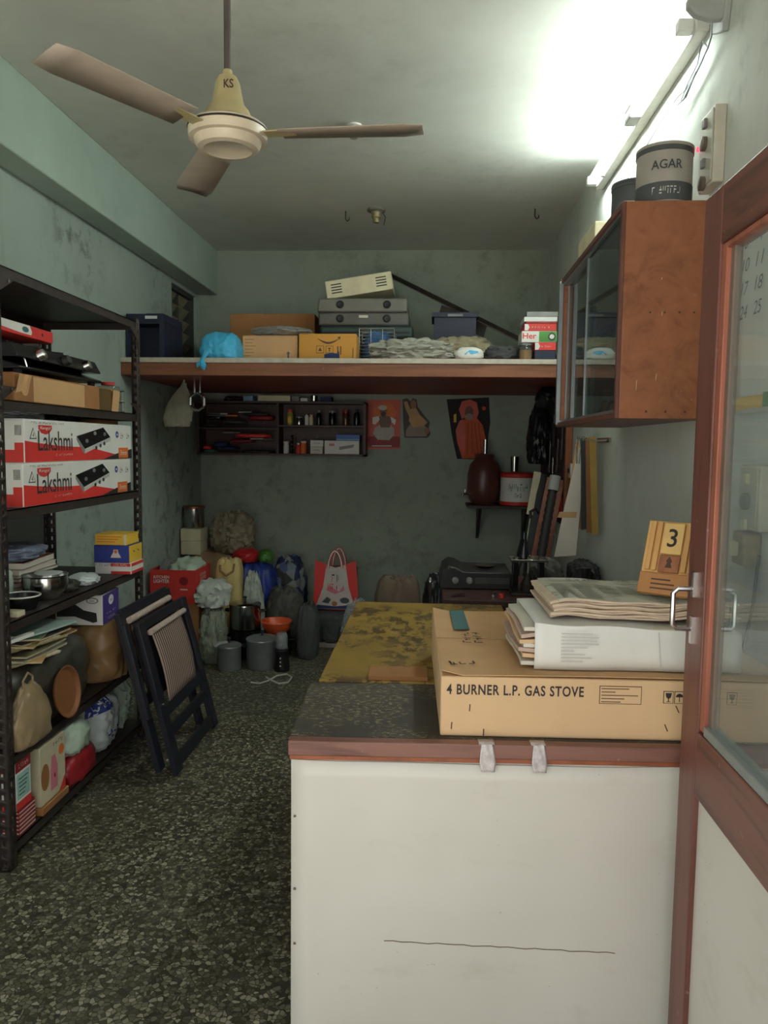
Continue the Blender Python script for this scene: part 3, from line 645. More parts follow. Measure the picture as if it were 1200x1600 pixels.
g = icon_box(.130); decal(SB, 'umbrella_icon', ell(0, .001, .008, .008, 12, 0, math.pi), INK, g); decal(SB, 'umbrella_icon', rect(-.0008, .0008, -.010, .002), INK, g)
g = icon_box(.154)
for x in (-.005, .003): decal(SB, 'arrow_icon', [(x, -.009), (x+.002, -.009), (x+.002, .004), (x+.004, .004), (x+.001, .010), (x-.002, .004), (x, .004)], INK, g)
g = icon_box(.245); decal(SB, 'goblet_icon', [(-.007, .010), (.007, .010), (.005, .0), (.001, -.003), (.001, -.008), (.005, -.010), (-.005, -.010), (-.001, -.008), (-.001, -.003), (-.005, 0)], INK, g)
for x, y, a in ((-.322, -.002, .05), (-.362, -.044, .05), (-.29, -.058, .03), (.138, .005, -.5), (.115, -.038, -.45)):
    dx = math.sin(a)*.008; decal(SB, 'staple', [(x-dx-.0012, y-.008), (x-dx+.0012, y-.008), (x+dx+.0012, y+.008), (x+dx-.0012, y+.008)], DSTEEL, f)
tf = TOP(.775, .67, .137)
for y0, y1, nm in ((-.334, -.012, 0), (.004, .334, 1)):
    MB().slab(lambda u, v: Vector((-.386+.772*u, y0+(y1-y0)*v, .138+.010*math.sin(math.pi*u)*(1-v if nm == 0 else v)*.4+.012*max(0, (.06-u)/.06)*(v if nm else 1-v))), 16, 6, .002).make('flap', CARD, SB)
decal(SB, 'teal_stripe', rect(-.335, -.292, .075, .32), TEAL, shift(tf, 0, 0, .009))
for k, wd in enumerate((.15, .12)): text(SB, ('~5', '~4')[k], .11, .022, INK2, (Vector((-.31+.03*k, -.02-.0*k, .1475)), Vector((0, 1, 0)), Vector((-1, 0, 0))), bold=.01)
text(SB, '~3', .06, .03, INK, (Vector((-.335, -.255, .1465)), Vector((1, .2, 0)).normalized(), Vector((-.2, 1, 0)).normalized()), shear=.5)
ZS = CZ+.146
# white wrapped parcel of papers
def worldslab(name, label, cat, fn, nu, nv, t_, mat, group=None):
    o = MB().slab(fn, nu, nv, t_).make(name, mat); return tag(o, label, cat, group)
PW0, PW1, PYF, PD, PH = .235, .70, 1.745, .30, .105
pc = thing('paper_parcel', 'white paper wrapped parcel with torn ends on the stove carton', 'parcel', ((PW0+PW1)/2, PYF+PD/2, ZS), .03)
pw = PW1-PW0
def parcel_fn(sd):
    mb = MB(); n = 24; mm = 5
    def P(u, v, ring):
        x = -pw/2+u*pw; y, z = ring
        k = noise.noise(Vector((u*5+sd, v*4, sd)))
        return Vector((x, y+k*.006, max(0, z+k*.007*(1 if z > .02 else 0)-.014*u*(z > .05))))
    ring = [(-PD/2, 0), (-PD/2-.004, PH*.3), (-PD/2-.003, PH*.65), (-PD/2+.004, PH*.97), (-PD/4, PH), (0, PH*1.02), (PD/4, PH), (PD/2, PH*.97), (PD/2, 0)]
    mb.surf(lambda u, v: P(u, v, ring[int(round(v*8))]), n, 8); return mb
parcel_fn(1.3).make('wrapper', WHITE, pc, solid=.0015)
MB().b2(-pw/2+.02, pw/2-.02, -PD/2+.006, PD/2-.006, 0, PH*.9).make('paper_block', OFFW, pc)
for i in range(7):
    z = .006+i*.0135; q = random.uniform(0, .02)
    MB().slab(lambda u, v: Vector((-pw/2-.022-q+u*.05, -PD/2+.01+v*(PD-.02), z+.004*noise.noise(Vector((v*4, i, u)))+.006*(1-u)*math.sin(v*5+i))), 4, 10, .009).make('torn_sheets', (OFFW, CARD_L, M('pinkish_paper', (190, 166, 152), .8))[i % 3], pc)
f = (Vector((-.0, -PD/2-.006, PH/2)), Vector((1, 0, 0)), Vector((0, 0, 1)))
GINK = M('faded_grey_ink', (178, 178, 172), .8, var=.03)
for i in range(9): decal(pc, 'printed_line', rect(-.175, -.175+(.07, .085, .08, .085, .06, .03, .055, .07, .05)[i], .033-i*.008, .0345-i*.008), GINK, shift(f, 0, 0, .0065))
decal(pc, 'fold_line', [(.05, -.045), (.0515, -.045), (.043, .04), (.0415, .04)], GINK, shift(f, 0, 0, .0065))
# folded newspapers
ZN = ZS+PH+.004; nm_ = 8
NEWP = M('newsprint_edge', (206, 186, 164), .9, var=.1, scale=40)
for i in range(nm_):
    x0, x1 = .275+random.uniform(-.008, .012)+.012*(i == 7), .70+random.uniform(-.02, .02); y0, y1 = 1.795+random.uniform(-.008, .008), 2.09+random.uniform(-.01, .01); z = ZN+i*.0052
    t = thing('newspaper', ('bottom folded newspaper of the pile, resting on the white parcel', 'second folded newspaper up from the white parcel', 'third folded newspaper up from the white parcel', 'fourth folded newspaper up from the white parcel', 'fifth folded newspaper up from the white parcel', 'third folded newspaper from the top of the pile', 'folded newspaper just under the top one of the pile', 'top folded newspaper of the pile showing its printed page')[i], 'newspaper', ((x0+x1)/2, (y0+y1)/2, z), 0.03+random.uniform(-.012, .012), 'folded newspapers on the parcel')
    w, d = x1-x0, y1-y0
    wav = lambda u, v: .0035*math.sin(u*9)+.0025*math.sin(u*17)*(1-v)+.0007*math.sin(u*23+i*2)
    def fold(u, v):
        a = v*2*math.pi   # flattened loop cross-section along the near edge
        return Vector((0, 0, 0))
    MB().slab(lambda u, v: Vector((-w/2+u*w, -d/2+v*d+.003*math.sin(u*13+i), .0005+wav(u, v)+.002*(1-v)*(u < .1))), 22, 6, .0042).make('folded_sheets', M_NEWS if i == nm_-1 else NEWP, t)
    MB().tube([(-w/2+u*w/20, -d/2-.001+.003*math.sin(u/20*13+i), .0026+wav(u/20, 0)) for u in range(21)], .0029, 8).make('fold', NEWP, t)
    if i == nm_-1:
        pc_ = MB()
        for cc in range(7):
            for rr in range(22):
                if (cc in (2, 3) and rr < 9) or (cc == 5 and rr > 14): continue
                xa = -w/2+.012+cc*(w-.02)/7; ya = -d/2+.012+rr*(.62*d)/22; z_ = .0052+max(wav((xa+w/2)/w, .4), wav((xa+.04+w/2)/w, .1))+.0008
                pc_.add([(xa, ya, z_), (xa+(w-.02)/7-.008-.006*((rr*7+cc) % 3), ya, z_), (xa+(w-.02)/7-.008-.006*((rr*7+cc) % 3), ya+.0042, z_), (xa, ya+.0042, z_)], [(0, 1, 2, 3)])
        pc_.make('printed_columns', M('news_grey', (136, 138, 126), .9), t, flip=False)
        for k, (s_, sx, sy, wd, hh) in enumerate((('~9', -.06, .10, .16, .022), ('~4', .11, .11, .05, .02))):
            text(t, s_, wd, hh, M('news_ink', (92, 94, 88), .9), (Vector((sx, sy, .0105)), Vector((1, 0, 0)), Vector((0, 1, 0))))
# wooden date calendar
kx = PY(1020, 942, 1.82); ZK = ZN+nm_*.0052+.003
wcal = thing('wooden_date_calendar', 'pale wooden date block calendar showing 3 leaning on the newspapers', 'calendar', (.553, 1.835, ZK+.005), -.58, tilt=(-.42, 0))
MB().bar((0, .012, .14), (0, .075, .037), .03, .006, (1, 0, 0)).make('back_strut', M_PINE, wcal)
MB().b2(-.065, .065, 0, .012, 0, .185).make('back_board', M_PINE, wcal, bevel=.002)
for x in (-.05, -.034, .034, .05): MB().b2(x-.0055, x+.0055, -.008, 0, .058, .182).make('slat', M_PINE, wcal, bevel=.001)
MB().b2(-.024, .024, -.010, 0, .10, .178).make('date_block', M('yellow_pine', (226, 186, 116), .5), wcal, bevel=.002)
MB().b2(-.024, .024, -.008, 0, .055, .097).make('month_block', M_VENEER, wcal, bevel=.002)
MB().b2(-.065, .065, -.006, 0, 0, .052).make('name_plate', M('brown_ply', (178, 124, 72), .5), wcal, bevel=.002)
f = (Vector((0, -.010, .14)), Vector((1, 0, 0)), Vector((0, 0, 1))); text(wcal, '3', .022, .046, INK, f, bold=.01)
decal(wcal, 'emblem', [(-.008, -.012), (.008, -.012), (.004, 0), (.007, .004), (0, .016), (-.007, .004), (-.004, 0)], INK2, shift(f, 0, -.062, -.002))
for i in range(3): decal(wcal, 'print_line', rect(-.035, .03-.01*i, .012+i*.011, .0155+i*.011), INK2, (Vector((0, -.006, 0)), Vector((1, 0, 0)), Vector((0, 0, 1))))

# ================================================================== THE LOFT
LZ0, LZ1, LY = 1.857, 1.962, 4.60
lf = thing('storage_loft', 'brown wooden storage loft across the back with a white front lip', 'shelf', ((XL+XR)/2, LY, LZ0))
hw = (XR-XL)/2
MB().b2(-hw, hw, .02, YB-LY, .035, LZ1-LZ0-.012).make('deck', M_LOFT, lf)
MB().b2(-hw, hw, 0, .02, 0, LZ1-LZ0-.030).make('fascia', M_LOFT, lf, bevel=.002)
MB().b2(-hw, hw, -.008, .03, LZ1-LZ0-.030, LZ1-LZ0).make('front_lip', M('worn_white_lip', (186, 178, 162), .6, var=.15, scale=20), lf, bevel=.003)
MB().b2(-hw, hw, .03, YB-LY, LZ1-LZ0-.012, LZ1-LZ0).make('top_sheet', M_LOFT, lf)
for i in range(4):
    y0 = .02+i*(YB-LY-.02)/4; MB().b2(-hw, hw, y0+.002, y0+(YB-LY-.02)/4-.002, 0, .035).make('underside_board', M_LOFTU, lf, bevel=.002)
ZL = LZ1

# ================================================================== STEEL RACK
RX0, RX1, RY0, RY1, RH = -1.865, -1.395, 2.398, 3.62, 2.03
rk = thing('storage_rack', 'dark brown slotted steel storage rack against the left wall', 'rack', (RX0, RY0, 0))
def flange(mb, o, r, w, h):       # slotted strip
    o, r, u = Vector(o), Vector(r), Vector((0, 0, 1)); n = 0; pitch = .04
    k = int(h/pitch); sw, sh = .009, .018
    for i in range(k):
        z0 = i*pitch; z1 = z0+pitch if i < k-1 else h; zm = (z0+z1)/2
        q = [(0, z0), (w, z0), (w, z1), (0, z1)]; e = [(w/2-sw/2, zm-sh/2), (w/2+sw/2, zm-sh/2), (w/2+sw/2, zm+sh/2), (w/2-sw/2, zm+sh/2)]
        vs = [o+r*x+u*z for x, z in q+e]; mb.add(vs, [(0, 1, 5, 4), (1, 2, 6, 5), (2, 3, 7, 6), (3, 0, 4, 7)])
for x, dx in ((RX0, 1), (RX1, -1)):
    for y, dy in ((RY0, 1), (RY1, -1)):
        m = MB(); flange(m, (x-RX0, y-RY0, 0), (dx, 0, 0), .04, RH); flange(m, (x-RX0, y-RY0, 0), (0, dy, 0), .04, RH)
        m.make('post', DSTEEL, rk, solid=.003, flip=False, weld=True)
RS = [.085, .39, .845, 1.222, 1.585, 2.015]
for z in RS:
    m = MB().b2(.003, RX1-RX0-.003, .003, RY1-RY0-.003, z-.004, z)
    for x0, x1, y0, y1 in ((.003, RX1-RX0-.003, .003, .006), (.003, RX1-RX0-.003, RY1-RY0-.006, RY1-RY0-.003), (.003, .006, .003, RY1-RY0-.003), (RX1-RX0-.006, RX1-RX0-.003, .003, RY1-RY0-.003)):
        m.b2(x0, x1, y0, y1, z-.035, z)
    m.make('shelf', DSTEEL, rk)
for y, s_ in ((.005, 1), (RY1-RY0-.005, -1)):
    for z in (1.95, 1.6):
        pts = [(0, 0), (.12, 0), (.10, -.012), (.03, -.05), (.012, -.10), (0, -.12)]
        MB().prism(pts, ((RX1-RX0+.001, y, z+.03), (0, s_, 0), (0, 0, 1)), .003).make('gusset_plate', DSTEEL, rk)
        for k in (.02, .08): MB().lathe([(.006, 0), (.006, .005), (0, .006)], 8, (0, 0, 0), 0, Matrix.Translation((RX1-RX0+.002, y+s_*k, z+.02)) @ Matrix.Rotation(math.pi/2, 4, 'Y')).make('bolt', STEEL, rk)

# ================================================================== RACK CONTENTS
def on_rack(px, X, z, shelf):   # Y of a pixel column on the plane X at height z
    return PX(px, 700, X).y
def lak(label, z, dy):
    y0, y1 = 2.555+dy, 3.50+dy; L, D, H_ = y1-y0, .40, .150
    t = carton(label, Vector((-1.60, (y0+y1)/2, z)), D, L, H_, WHITE, group=None, bevel=.004, seam=True)
    f = SIDE_R(D, L, H_); g = FRONT(D, L, H_)
    hl, hh = L/2, H_/2
    n = 20; lo = [(-hl+.003+i*(L-.006)/n, -hh+.002) for i in range(n+1)]
    def edge(u): return -hh+.002+H_*max(.02, (.50-.22*u-.06*math.sin(u*5)) if u < .55 else max(.02, .33-.75*(u-.55)))
    decal(t, 'red_wave', lo+[(x, edge(1-i/n)) for i, (x, _) in enumerate(lo[::-1])], RED, f)
    decal(t, 'black_wave', [(hl-.32, -hh+.002), (hl-.003, -hh+.002), (hl-.003, -hh+.045), (hl-.14, -hh+.03)], BLACKM, shift(f, 0, 0, .0006))
    decal(t, 'red_band', rect(.165, .197, -hh+.002, -.005), RED, g); decal(t, 'red_band', rect(-.19, .165, -hh+.002, -.03), RED, g)
    for k in range(5): decal(t, 'print_line', rect(.168+.005*k, .170+.005*k, .02, .055), INK, shift(g, 0, 0, .0004))
    U = lambda px: PX(px, 700, -1.40).y-(2.555+3.50)/2
    def span(a, b): return (U(a)+U(b))/2, U(b)-U(a)
    c_, w_ = span(56, 110); text(t, 'Lakshmi', w_, .072, INK, shift(f, c_, .002), eps=.0016, bold=.004)
    c_, w_ = span(57, 78); decal(t, 'brand_patch', [(c_-w_/2, .058), (c_+w_/2, .058), (c_+w_/2, .044), (c_+w_*.3, .030), (c_, .025), (c_-w_*.3, .030), (c_-w_/2, .044)][::-1], RED, shift(f, 0, 0, .0006)); text(t, 'Rangul', w_*.8, .014, WHITE, shift(f, c_, .047, .001), shear=.2)
    c_, w_ = span(46, 97); text(t, '~24', w_, .007, DIG, shift(f, c_, .066)); c_, w_ = span(84, 110); text(t, '~12', w_, .008, WHITE, shift(f, c_, -.049), eps=.0016)
    c_, w_ = span(43, 54); decal(t, 'warning_triangle', [(c_-w_/2, .008), (c_+w_/2, .008), (c_, .048)], INK, f); decal(t, 'warning_field', [(c_-w_*.38, .0115), (c_+w_*.38, .0115), (c_, .042)], WHITE, shift(f, 0, 0, .0006)); text(t, '4', .012, .018, INK, shift(f, c_, .022, .0006))
    c_, w_ = span(117, 170); q = lambda a, b: (c_-w_/2+w_*a, b)
    decal(t, 'stove_picture', [q(0, .022), q(.22, -.028), q(1, .022), q(.78, .062)], BLACK, shift(f, 0, 0, .0006)); decal(t, 'stove_picture', [q(0, .022), q(0, .008), q(.22, -.054), q(.22, -.028)], GREYP, shift(f, 0, 0, .0006)); decal(t, 'stove_picture', [q(.22, -.028), q(.22, -.046), q(1, .006), q(1, .022)], M('picture_grey', (186, 186, 182), .6), shift(f, 0, 0, .0006))
    for a, b in ((.28, .004), (.52, .036), (.82, .034)): decal(t, 'burner_picture', ell(c_-w_/2+w_*a, b, .014, .008, 12), ALU, shift(f, 0, 0, .0012))
    for a, b in ((.55, -.024), (.68, -.015), (.8, -.006)): decal(t, 'knob_picture', ell(c_-w_/2+w_*a, b, .010, .008, 10), BLACKM, shift(f, 0, 0, .0013))
    decal(t, 'blue_seal', ell(U(181), .034, .016, .015, 14), BLUE, f); decal(t, 'white_cross', rect(U(181)-.006, U(181)+.006, .030, .038), WHITE, shift(f, 0, 0, .0006))
    for k in (0, 1): text(t, ('~2', '~2')[k], .026, .026, (DRED, INK)[k], shift(f, U(190+9*k)-.012, .030))
    decal(t, 'orange_patch', rect(U(184)-.01, U(200)-.02, -.070, -.024), ORANGE, shift(f, 0, 0, .0012)); text(t, '3mm', .07, .022, WHITE, shift(f, (U(184)+U(200))/2-.015, -.046, .0016))
    return t
lak('lower white and red stove carton of the lettered pair on the rack', RS[3], 0); lak('upper white and red stove carton of the lettered pair on the rack', RS[3]+.153, .015)
# cartons behind the pair, at its far end
carton('small white and red carton squeezed beside the lower white and red stove carton', Vector((-1.62, 3.555, RS[3])), .3, .075, .13, OFFW, seam=False)
# shelf at 1.60
l = Vector((-1.615, 2.97, RS[4]))
t = carton('long torn brown cardboard carton under the black gas stove', l, .40, .86, .095, CARD_D, tape=None, seam=True)
f = SIDE_R(.40, .86, .095)
decal(t, 'pale_panel', rect(-.30, .10, -.043, .045), CARD, f); decal(t, 'tape_patch', rect(.24, .36, -.046, .046), M('brown_tape', (96, 78, 48), .35), f)
decal(t, 'print_mark', rect(.10, .14, -.02, .02), INK2, FRONT(.40, .86, .095))
MB().slab(lambda u, v: Vector((.198+.018*v+.01*noise.noise(Vector((u*5, v, 1))), -.42+.08*u, .02+.07*v)), 6, 4, .003).make('torn_flap', CARD, t)
MB().slab(lambda u, v: Vector((.200+.012*v, .36+.07*u, -.02+.11*v+.01*noise.noise(Vector((u*6, v, 4))))), 6, 4, .003).make('torn_flap', CARD, t)
ZC1 = RS[4]+.098
gs = thing('gas_stove', 'black glass top gas stove on the torn brown carton', 'stove', (-1.60, 2.90, ZC1))
gl, gd = .66, .36
MB().prism([(-.19, .055), (.10, .055), (.19, .025), (.19, .015), (-.19, .015)], ((0, -gl/2, 0), (1, 0, 0), (0, 0, 1)), gl).make('body', BLACK, gs, bevel=.004)
MB().prism([(-.185, .11), (.16, .105), (.185, .06), (.185, .055), (-.185, .055)], ((0, -gl/2+.0, 0), (1, 0, 0), (0, 0, 1)), gl).make('hood', BLACK, gs, bevel=.003)
for x in (-.16, .16):
    for y in (-gl/2+.04, gl/2-.04): MB().lathe([(0, 0), (.014, 0), (.016, .016), (0, .016)], 10, (x, y, 0)).make('foot', RUBBER, gs)
for k, y in enumerate((-.17, .02, .2)):
    MB().lathe([(0, 0), (.022, 0), (.018, .022), (.006, .026), (0, .026)], 16, (0, 0, 0), 0, Matrix.Translation((.178, y, .075)) @ Matrix.Rotation(math.radians(68), 4, 'Y')).make('knob', CHROME if k != 1 else BLACKM, gs)
    MB().lathe([(.02, 0), (.05, .003), (.05, .012), (.02, .018), (0, .018)], 20, (-.02, y, .11)).make('burner', BRASS, gs)
    for a in range(4):
        c_, s_ = math.cos(a*math.pi/2+.78), math.sin(a*math.pi/2+.78); MB().bar((-.02+c_*.03, y+s_*.03, .135), (-.02+c_*.1, y+s_*.1, .133), .008, .006).make('pan_support', BLACKM, gs)
MB().tube([(.13, -.30, .11), (.175, -.27, .06), (.185, -.27, .02)], .003, 6).make('trim_wire', STEEL, gs)
t = carton('flat red and white carton lying on the black gas stove', Vector((-1.60, 2.69, ZC1+.138)), .30, .40, .042, RED, seam=False, bevel=.002)
f = SIDE_R(.30, .40, .042); decal(t, 'white_print_area', [(-.198, -.004), (-.198, .02), (.03, .02), (.045, .0), (.04, -.012), (-.03, -.012)], WHITE, f); decal(t, 'badge', ell(.0, .003, .022, .010), TEAL, shift(f, 0, 0, .0006)); decal(t, 'dot', ell(.12, 0, .006, .006, 10), INK, f)
decal(t, 'white_print_area', rect(-.15, .15, -.0, .02), WHITE, FRONT(.30, .40, .042))
kt = thing('kettle', 'small steel wire basket with a red lid beside the torn carton', 'basket', (-1.50, 3.50, RS[4]))
for z in (.005, .05, .10): MB().tube([(.07*math.cos(a*math.pi/8), .06*math.sin(a*math.pi/8), z) for a in range(16)], .003, 6, closed=True).make('ring', STEEL, kt)
for a in range(8): MB().tube([(.07*math.cos(a*math.pi/4), .06*math.sin(a*math.pi/4), z) for z in (.004, .05, .1)], .002, 6).make('wire', STEEL, kt)
MB().lathe([(0, .004), (.058, .004), (.06, .08), (.05, .12), (0, .125)], 20, sy=.85).make('jar', M_JAR, kt); MB().lathe([(.0, .126), (.03, .126), (.03, .14), (0, .142)], 16).make('lid', RED, kt)
kt.name = 'wire_basket'
blob('black_cloth', 'black cloth bundle behind the gas stove on the rack', 'cloth', (-1.70, 3.32, ZC1), .10, .075, .12, BLACKM, 3)
# shelf between: dark packets above Lakshmi boxes
blob('polythene_packet', 'clear crumpled polythene packet on top of the upper white and red stove carton', 'packet', (-1.56, 2.70, RS[3]+.3065), .12, .12, .045, M_POLY, 5, amp=.3)
blob('dark_packet', 'flat black packet on top of the upper white and red stove carton', 'packet', (-1.60, 3.07, RS[3]+.3065), .13, .16, .04, POLYB, 8)
carton('flat brown carton lying on the upper white and red stove carton', Vector((-1.58, 3.40, RS[3]+.3065)), .26, .18, .02, CARD_D, seam=False)

# shelf at .86: clutter
Z4 = RS[2]
def paper(label, loc, w, d, mat, rz, seed, name='paper', bend=.02, t_=.004, group=None, cat='paper'):
    o = MB().slab(lambda u, v: Vector(((u-.5)*w, (v-.5)*d, bend*(.5+.5*math.sin(u*4+seed))*abs(v-.5)*1.3+.004*noise.noise(Vector((u*3, v*3, seed))))), 10, 10, t_).make(name, mat, None, loc, rz)
    zmin = min((v.co.z for v in o.data.vertices))
    for v in o.data.vertices: v.co.z -= zmin
    return tag(o, label, cat, group)
BKC = M('magazine_cover', (150, 156, 150), .5, var=.35, scale=14)
for i, (mt, lb) in enumerate(((CARD, 'bottom booklet of the paper stack behind the steel bowl'), (OFFW, 'white booklet in the paper stack behind the steel bowl'), (RED, 'red covered booklet in the paper stack behind the steel bowl'), (BKC, 'mottled magazine in the paper stack behind the steel bowl'), (BLACKM, 'black folder in the paper stack behind the steel bowl'), (OFFW, 'white pad near the top of the paper stack behind the steel bowl'), (M('rust_cover', (122, 66, 52), .6), 'rust brown book on top of the paper stack behind the steel bowl'))):
    h_ = (.02, .016, .018, .012, .014, .02, .026)[i]; z = Z4+sum((.02, .016, .018, .012, .014, .02, .026)[:i])+.0006*i
    t = thing('booklet', lb, 'book', (-1.712+random.uniform(-.008, .008), 3.01+random.uniform(-.02, .02), z), random.uniform(-.1, .1), 'booklets in the paper stack')
    MB().b2(-.11, .11, -.15, .15, .0015, h_-.0015).make('pages', OFFW, t); MB().b2(-.113, .113, -.153, .153, 0, .0015).b2(-.113, .113, -.153, .153, h_-.0015, h_).b2(-.1145, -.113, -.153, .153, 0, h_).make('cover', mt, t)
zt = Z4+.13
blob('blue_grey_cloth', 'blue grey folded cloth on top of the paper stack', 'cloth', (-1.70, 2.97, zt), .12, .14, .06, M('blue_grey_cloth', (112, 122, 140), .9, bump=.2), 21, amp=.22, freq=1.6)
bw = thing('steel_bowl', 'polished steel bowl with a lid disc on the rack shelf', 'bowl', (-1.486, 2.85, Z4))
MB().lathe([(0, 0), (.055, 0), (.078, .025), (.084, .06), (.082, .09), (.086, .094), (.083, .094), (.078, .06), (.07, .03), (0, .01)], 28).make('bowl', STEEL, bw); MB().lathe([(0, .096), (.05, .096), (.052, .1), (.01, .106), (0, .106)], 20, (.01, .01, 0)).make('disc', M('white_disc', (206, 212, 206), .4), bw)
pn = thing('frying_pan', 'small black pan with a white rim lying on the rack shelf', 'pan', (-1.475, 2.655, Z4))
MB().lathe([(0, 0), (.05, 0), (.062, .03), (.066, .05), (.06, .05), (.052, .03), (0, .012)], 24).make('pan', BLACK, pn); MB().tube([(.066*math.cos(a*.314), .066*math.sin(a*.314), .051) for a in range(20)], .003, 6, closed=True).make('rim', WHITE, pn); MB().bar((-.055, -.02, .04), (-.13, -.05, .05), .018, .01).make('pan_handle', BLACKM, pn)
for i, (x, y, rx, ry, h_, mt, lb) in enumerate(((-1.655, 2.745, .085, .06, .13, SACKGR, 'pale green crumpled polythene packet beside the steel bowl'), (-1.765, 2.58, .075, .08, .11, CLOTH_BR, 'brown cloth packet at the near end of the rack shelf'), (-1.475, 2.462, .042, .032, .12, M('grey_green_packet', (146, 156, 136), .5), 'grey green pouch beside the near rack post'), (-1.49, 3.01, .05, .06, .045, SACKDK, 'dark flattened packet between the steel bowl and the small cartons'), (-1.475, 3.16, .055, .06, .045, POLYW, 'white polythene packet below the blue and orange carton'))):
    blob('polythene_packet' if i != 1 else 'cloth_packet', lb, 'packet', (x, y, Z4), rx, ry, h_, mt, 30+i, amp=.25)
for i, (x, y, lb) in enumerate(((-1.445, 2.54, 'cream soap carton at the shelf edge beside the black pan'),)): carton(lb, Vector((x, y, Z4)), .07, .05, .02, CREAM, seam=False)
cu = thing('round_tin_lid', 'round cream lid standing between packets on the rack shelf', 'lid', (-1.61, 2.49, Z4+.055), 0, tilt=(1.1, .2)); MB().lathe([(0, 0), (.05, 0), (.055, .01), (.055, .02), (.045, .02), (.042, .01), (0, .008)], 24).make('lid', CREAM, cu)
# small cartons at the far end
xc = -1.458
t = carton('white and red medicine carton under the blue and orange carton', Vector((xc, 3.495, Z4)), .17, .15, .052, WHITE, seam=False, bevel=.002)
f = SIDE_R(.17, .15, .052); g = FRONT(.17, .15, .052)
for q in (f, g):
    decal(t, 'red_band', rect(-.01 if q is g else -.07, .082 if q is g else .07, .010, .024), RED, q); decal(t, 'red_band', rect(-.01 if q is g else -.07, .082 if q is g else .07, -.025, -.012), RED, q)
text(t, '~8', .06, .010, WHITE, shift(g, .035, .017, .0006)); text(t, '~11', .07, .010, INK, shift(g, -.045, .016))
t = carton('blue and orange carton with an orange end on the rack shelf', Vector((xc-.005, 3.495, Z4+.0525)), .165, .155, .08, BLUE, seam=False, bevel=.002)
f = SIDE_R(.165, .155, .08); g = FRONT(.165, .155, .08)
decal(t, 'orange_end', rect(-.076, .076, -.039, .039), YELLOW, f); decal(t, 'crest', [(-.025, -.02), (.025, -.02), (.018, -.006), (.012, .004), (.01, .018), (-.01, .018), (-.012, .004), (-.018, -.006)], OFFW, shift(g, .02, .004)); decal(t, 'crest', ell(.02, .012, .008, .008, 12), ORANGE, shift(g, 0, 0, .0008))
for x in (-.03, .02): decal(t, 'mark', [(x, .012), (x+.02, .002), (x+.02, .006), (x, .016)], INK2, shift(f, 0, 0, .0008))
t = carton('yellow carton on top of the blue and orange carton', Vector((xc-.012, 3.50, Z4+.133)), .15, .14, .05, YELLOW, seam=False, bevel=.002)
g = FRONT(.15, .14, .05)
for i in range(3): decal(t, 'print_line', rect(-.065, .05-.015*i, .012-i*.012, .016-i*.012), ORANGE, g)
decal(t, 'pale_edge', rect(.062, .072, -.023, .023), OFFW, g)

# shelf at .47 : dryer carton, papers, big sacks
Z5 = RS[1]
blob('stuffed_sack', 'bulging brown polythene sack filling the far end of the low rack shelf', 'sack', (-1.60, 3.40, Z5), .215, .195, .27, SACKBR, 41, amp=.10, freq=1.4, power=4)
blob('bedding_roll', 'long dark olive bedding roll in polythene under the loose magazines', 'bundle', (-1.62, 2.80, Z5), .195, .37, .262, SACKDK, 44, amp=.06, freq=1.2, power=4.5, pleat=.04)
hb_ = blob('polythene_bag', 'limp tan polythene bag hanging at the near end of the bedding roll', 'bag', (-1.405, 2.56, Z5), .035, .105, .20, POLYT, 51, amp=.2, freq=1.6, ridge=.7, top=.55, power=3)
MB().tube([(0, -.03, .185), (.0, -.035, .23), (0, 0, .25), (0, .03, .23), (0, .03, .185)], .004, 6).make('loop', POLYT, hb_)
rp = thing('round_tray', 'orange brown round tray standing against the bedding roll', 'tray', (-1.395, 2.80, Z5+.004), 0); MB().lathe([(0, 0), (.085, 0), (.098, .012), (.10, .018), (.094, .018), (.083, .006), (0, .006)], 30, (0, 0, 0), 0, Matrix.Translation((0, 0, .1)) @ Matrix.Rotation(math.radians(82), 4, 'Y')).make('tray', M('dull_orange_brown', (128, 82, 46), .6), rp)
w, d, h = .205, .20, .132
t = carton('white hair dryer carton with a purple end on the rack', Vector((-1.525, 3.30, Z5+.266)), w, d, h, WHITE, seam=False, bevel=.002, rz=.06)
f = FRONT(w, d, h); g = SIDE_R(w, d, h)
decal(t, 'purple_end', rect(-.098, .098, -.064, .064), PURPLE, g); decal(t, 'round_badge', ell(.0, .03, .030, .022, 18), WHITE, shift(g, 0, 0, .0008)); text(t, 'hm', .03, .014, PURPLE, shift(g, 0, .03, .0012)); text(t, '~8', .11, .010, WHITE, shift(g, 0, -.02, .0008)); text(t, '~7', .08, .010, WHITE, shift(g, 0, -.045, .0008))
decal(t, 'dryer_picture', [(-.098, .045), (-.08, .05), (-.03, .035), (.02, .0), (.075, -.012), (.078, -.05), (.06, -.055), (-.02, -.028), (-.098, -.03)][::-1], BLACKM, f); decal(t, 'oval_badge', ell(.058, .042, .026, .013, 16), INK, f); decal(t, 'oval_field', ell(.058, .042, .022, .010, 16), WHITE, shift(f, 0, 0, .0006)); text(t, 'hm', .02, .010, INK, shift(f, .058, .042, .001)); decal(t, 'mint_shade', [(-.1, -.064), (.0, -.064), (-.03, -.05), (-.1, -.035)], M('mint_print', (150, 190, 180), .6), f)
PG = M('pale_green_paper', (170, 192, 184), .8); MG = M('magazine_edges', (176, 164, 124), .8, var=.3, scale=60)
zz = Z5+.264
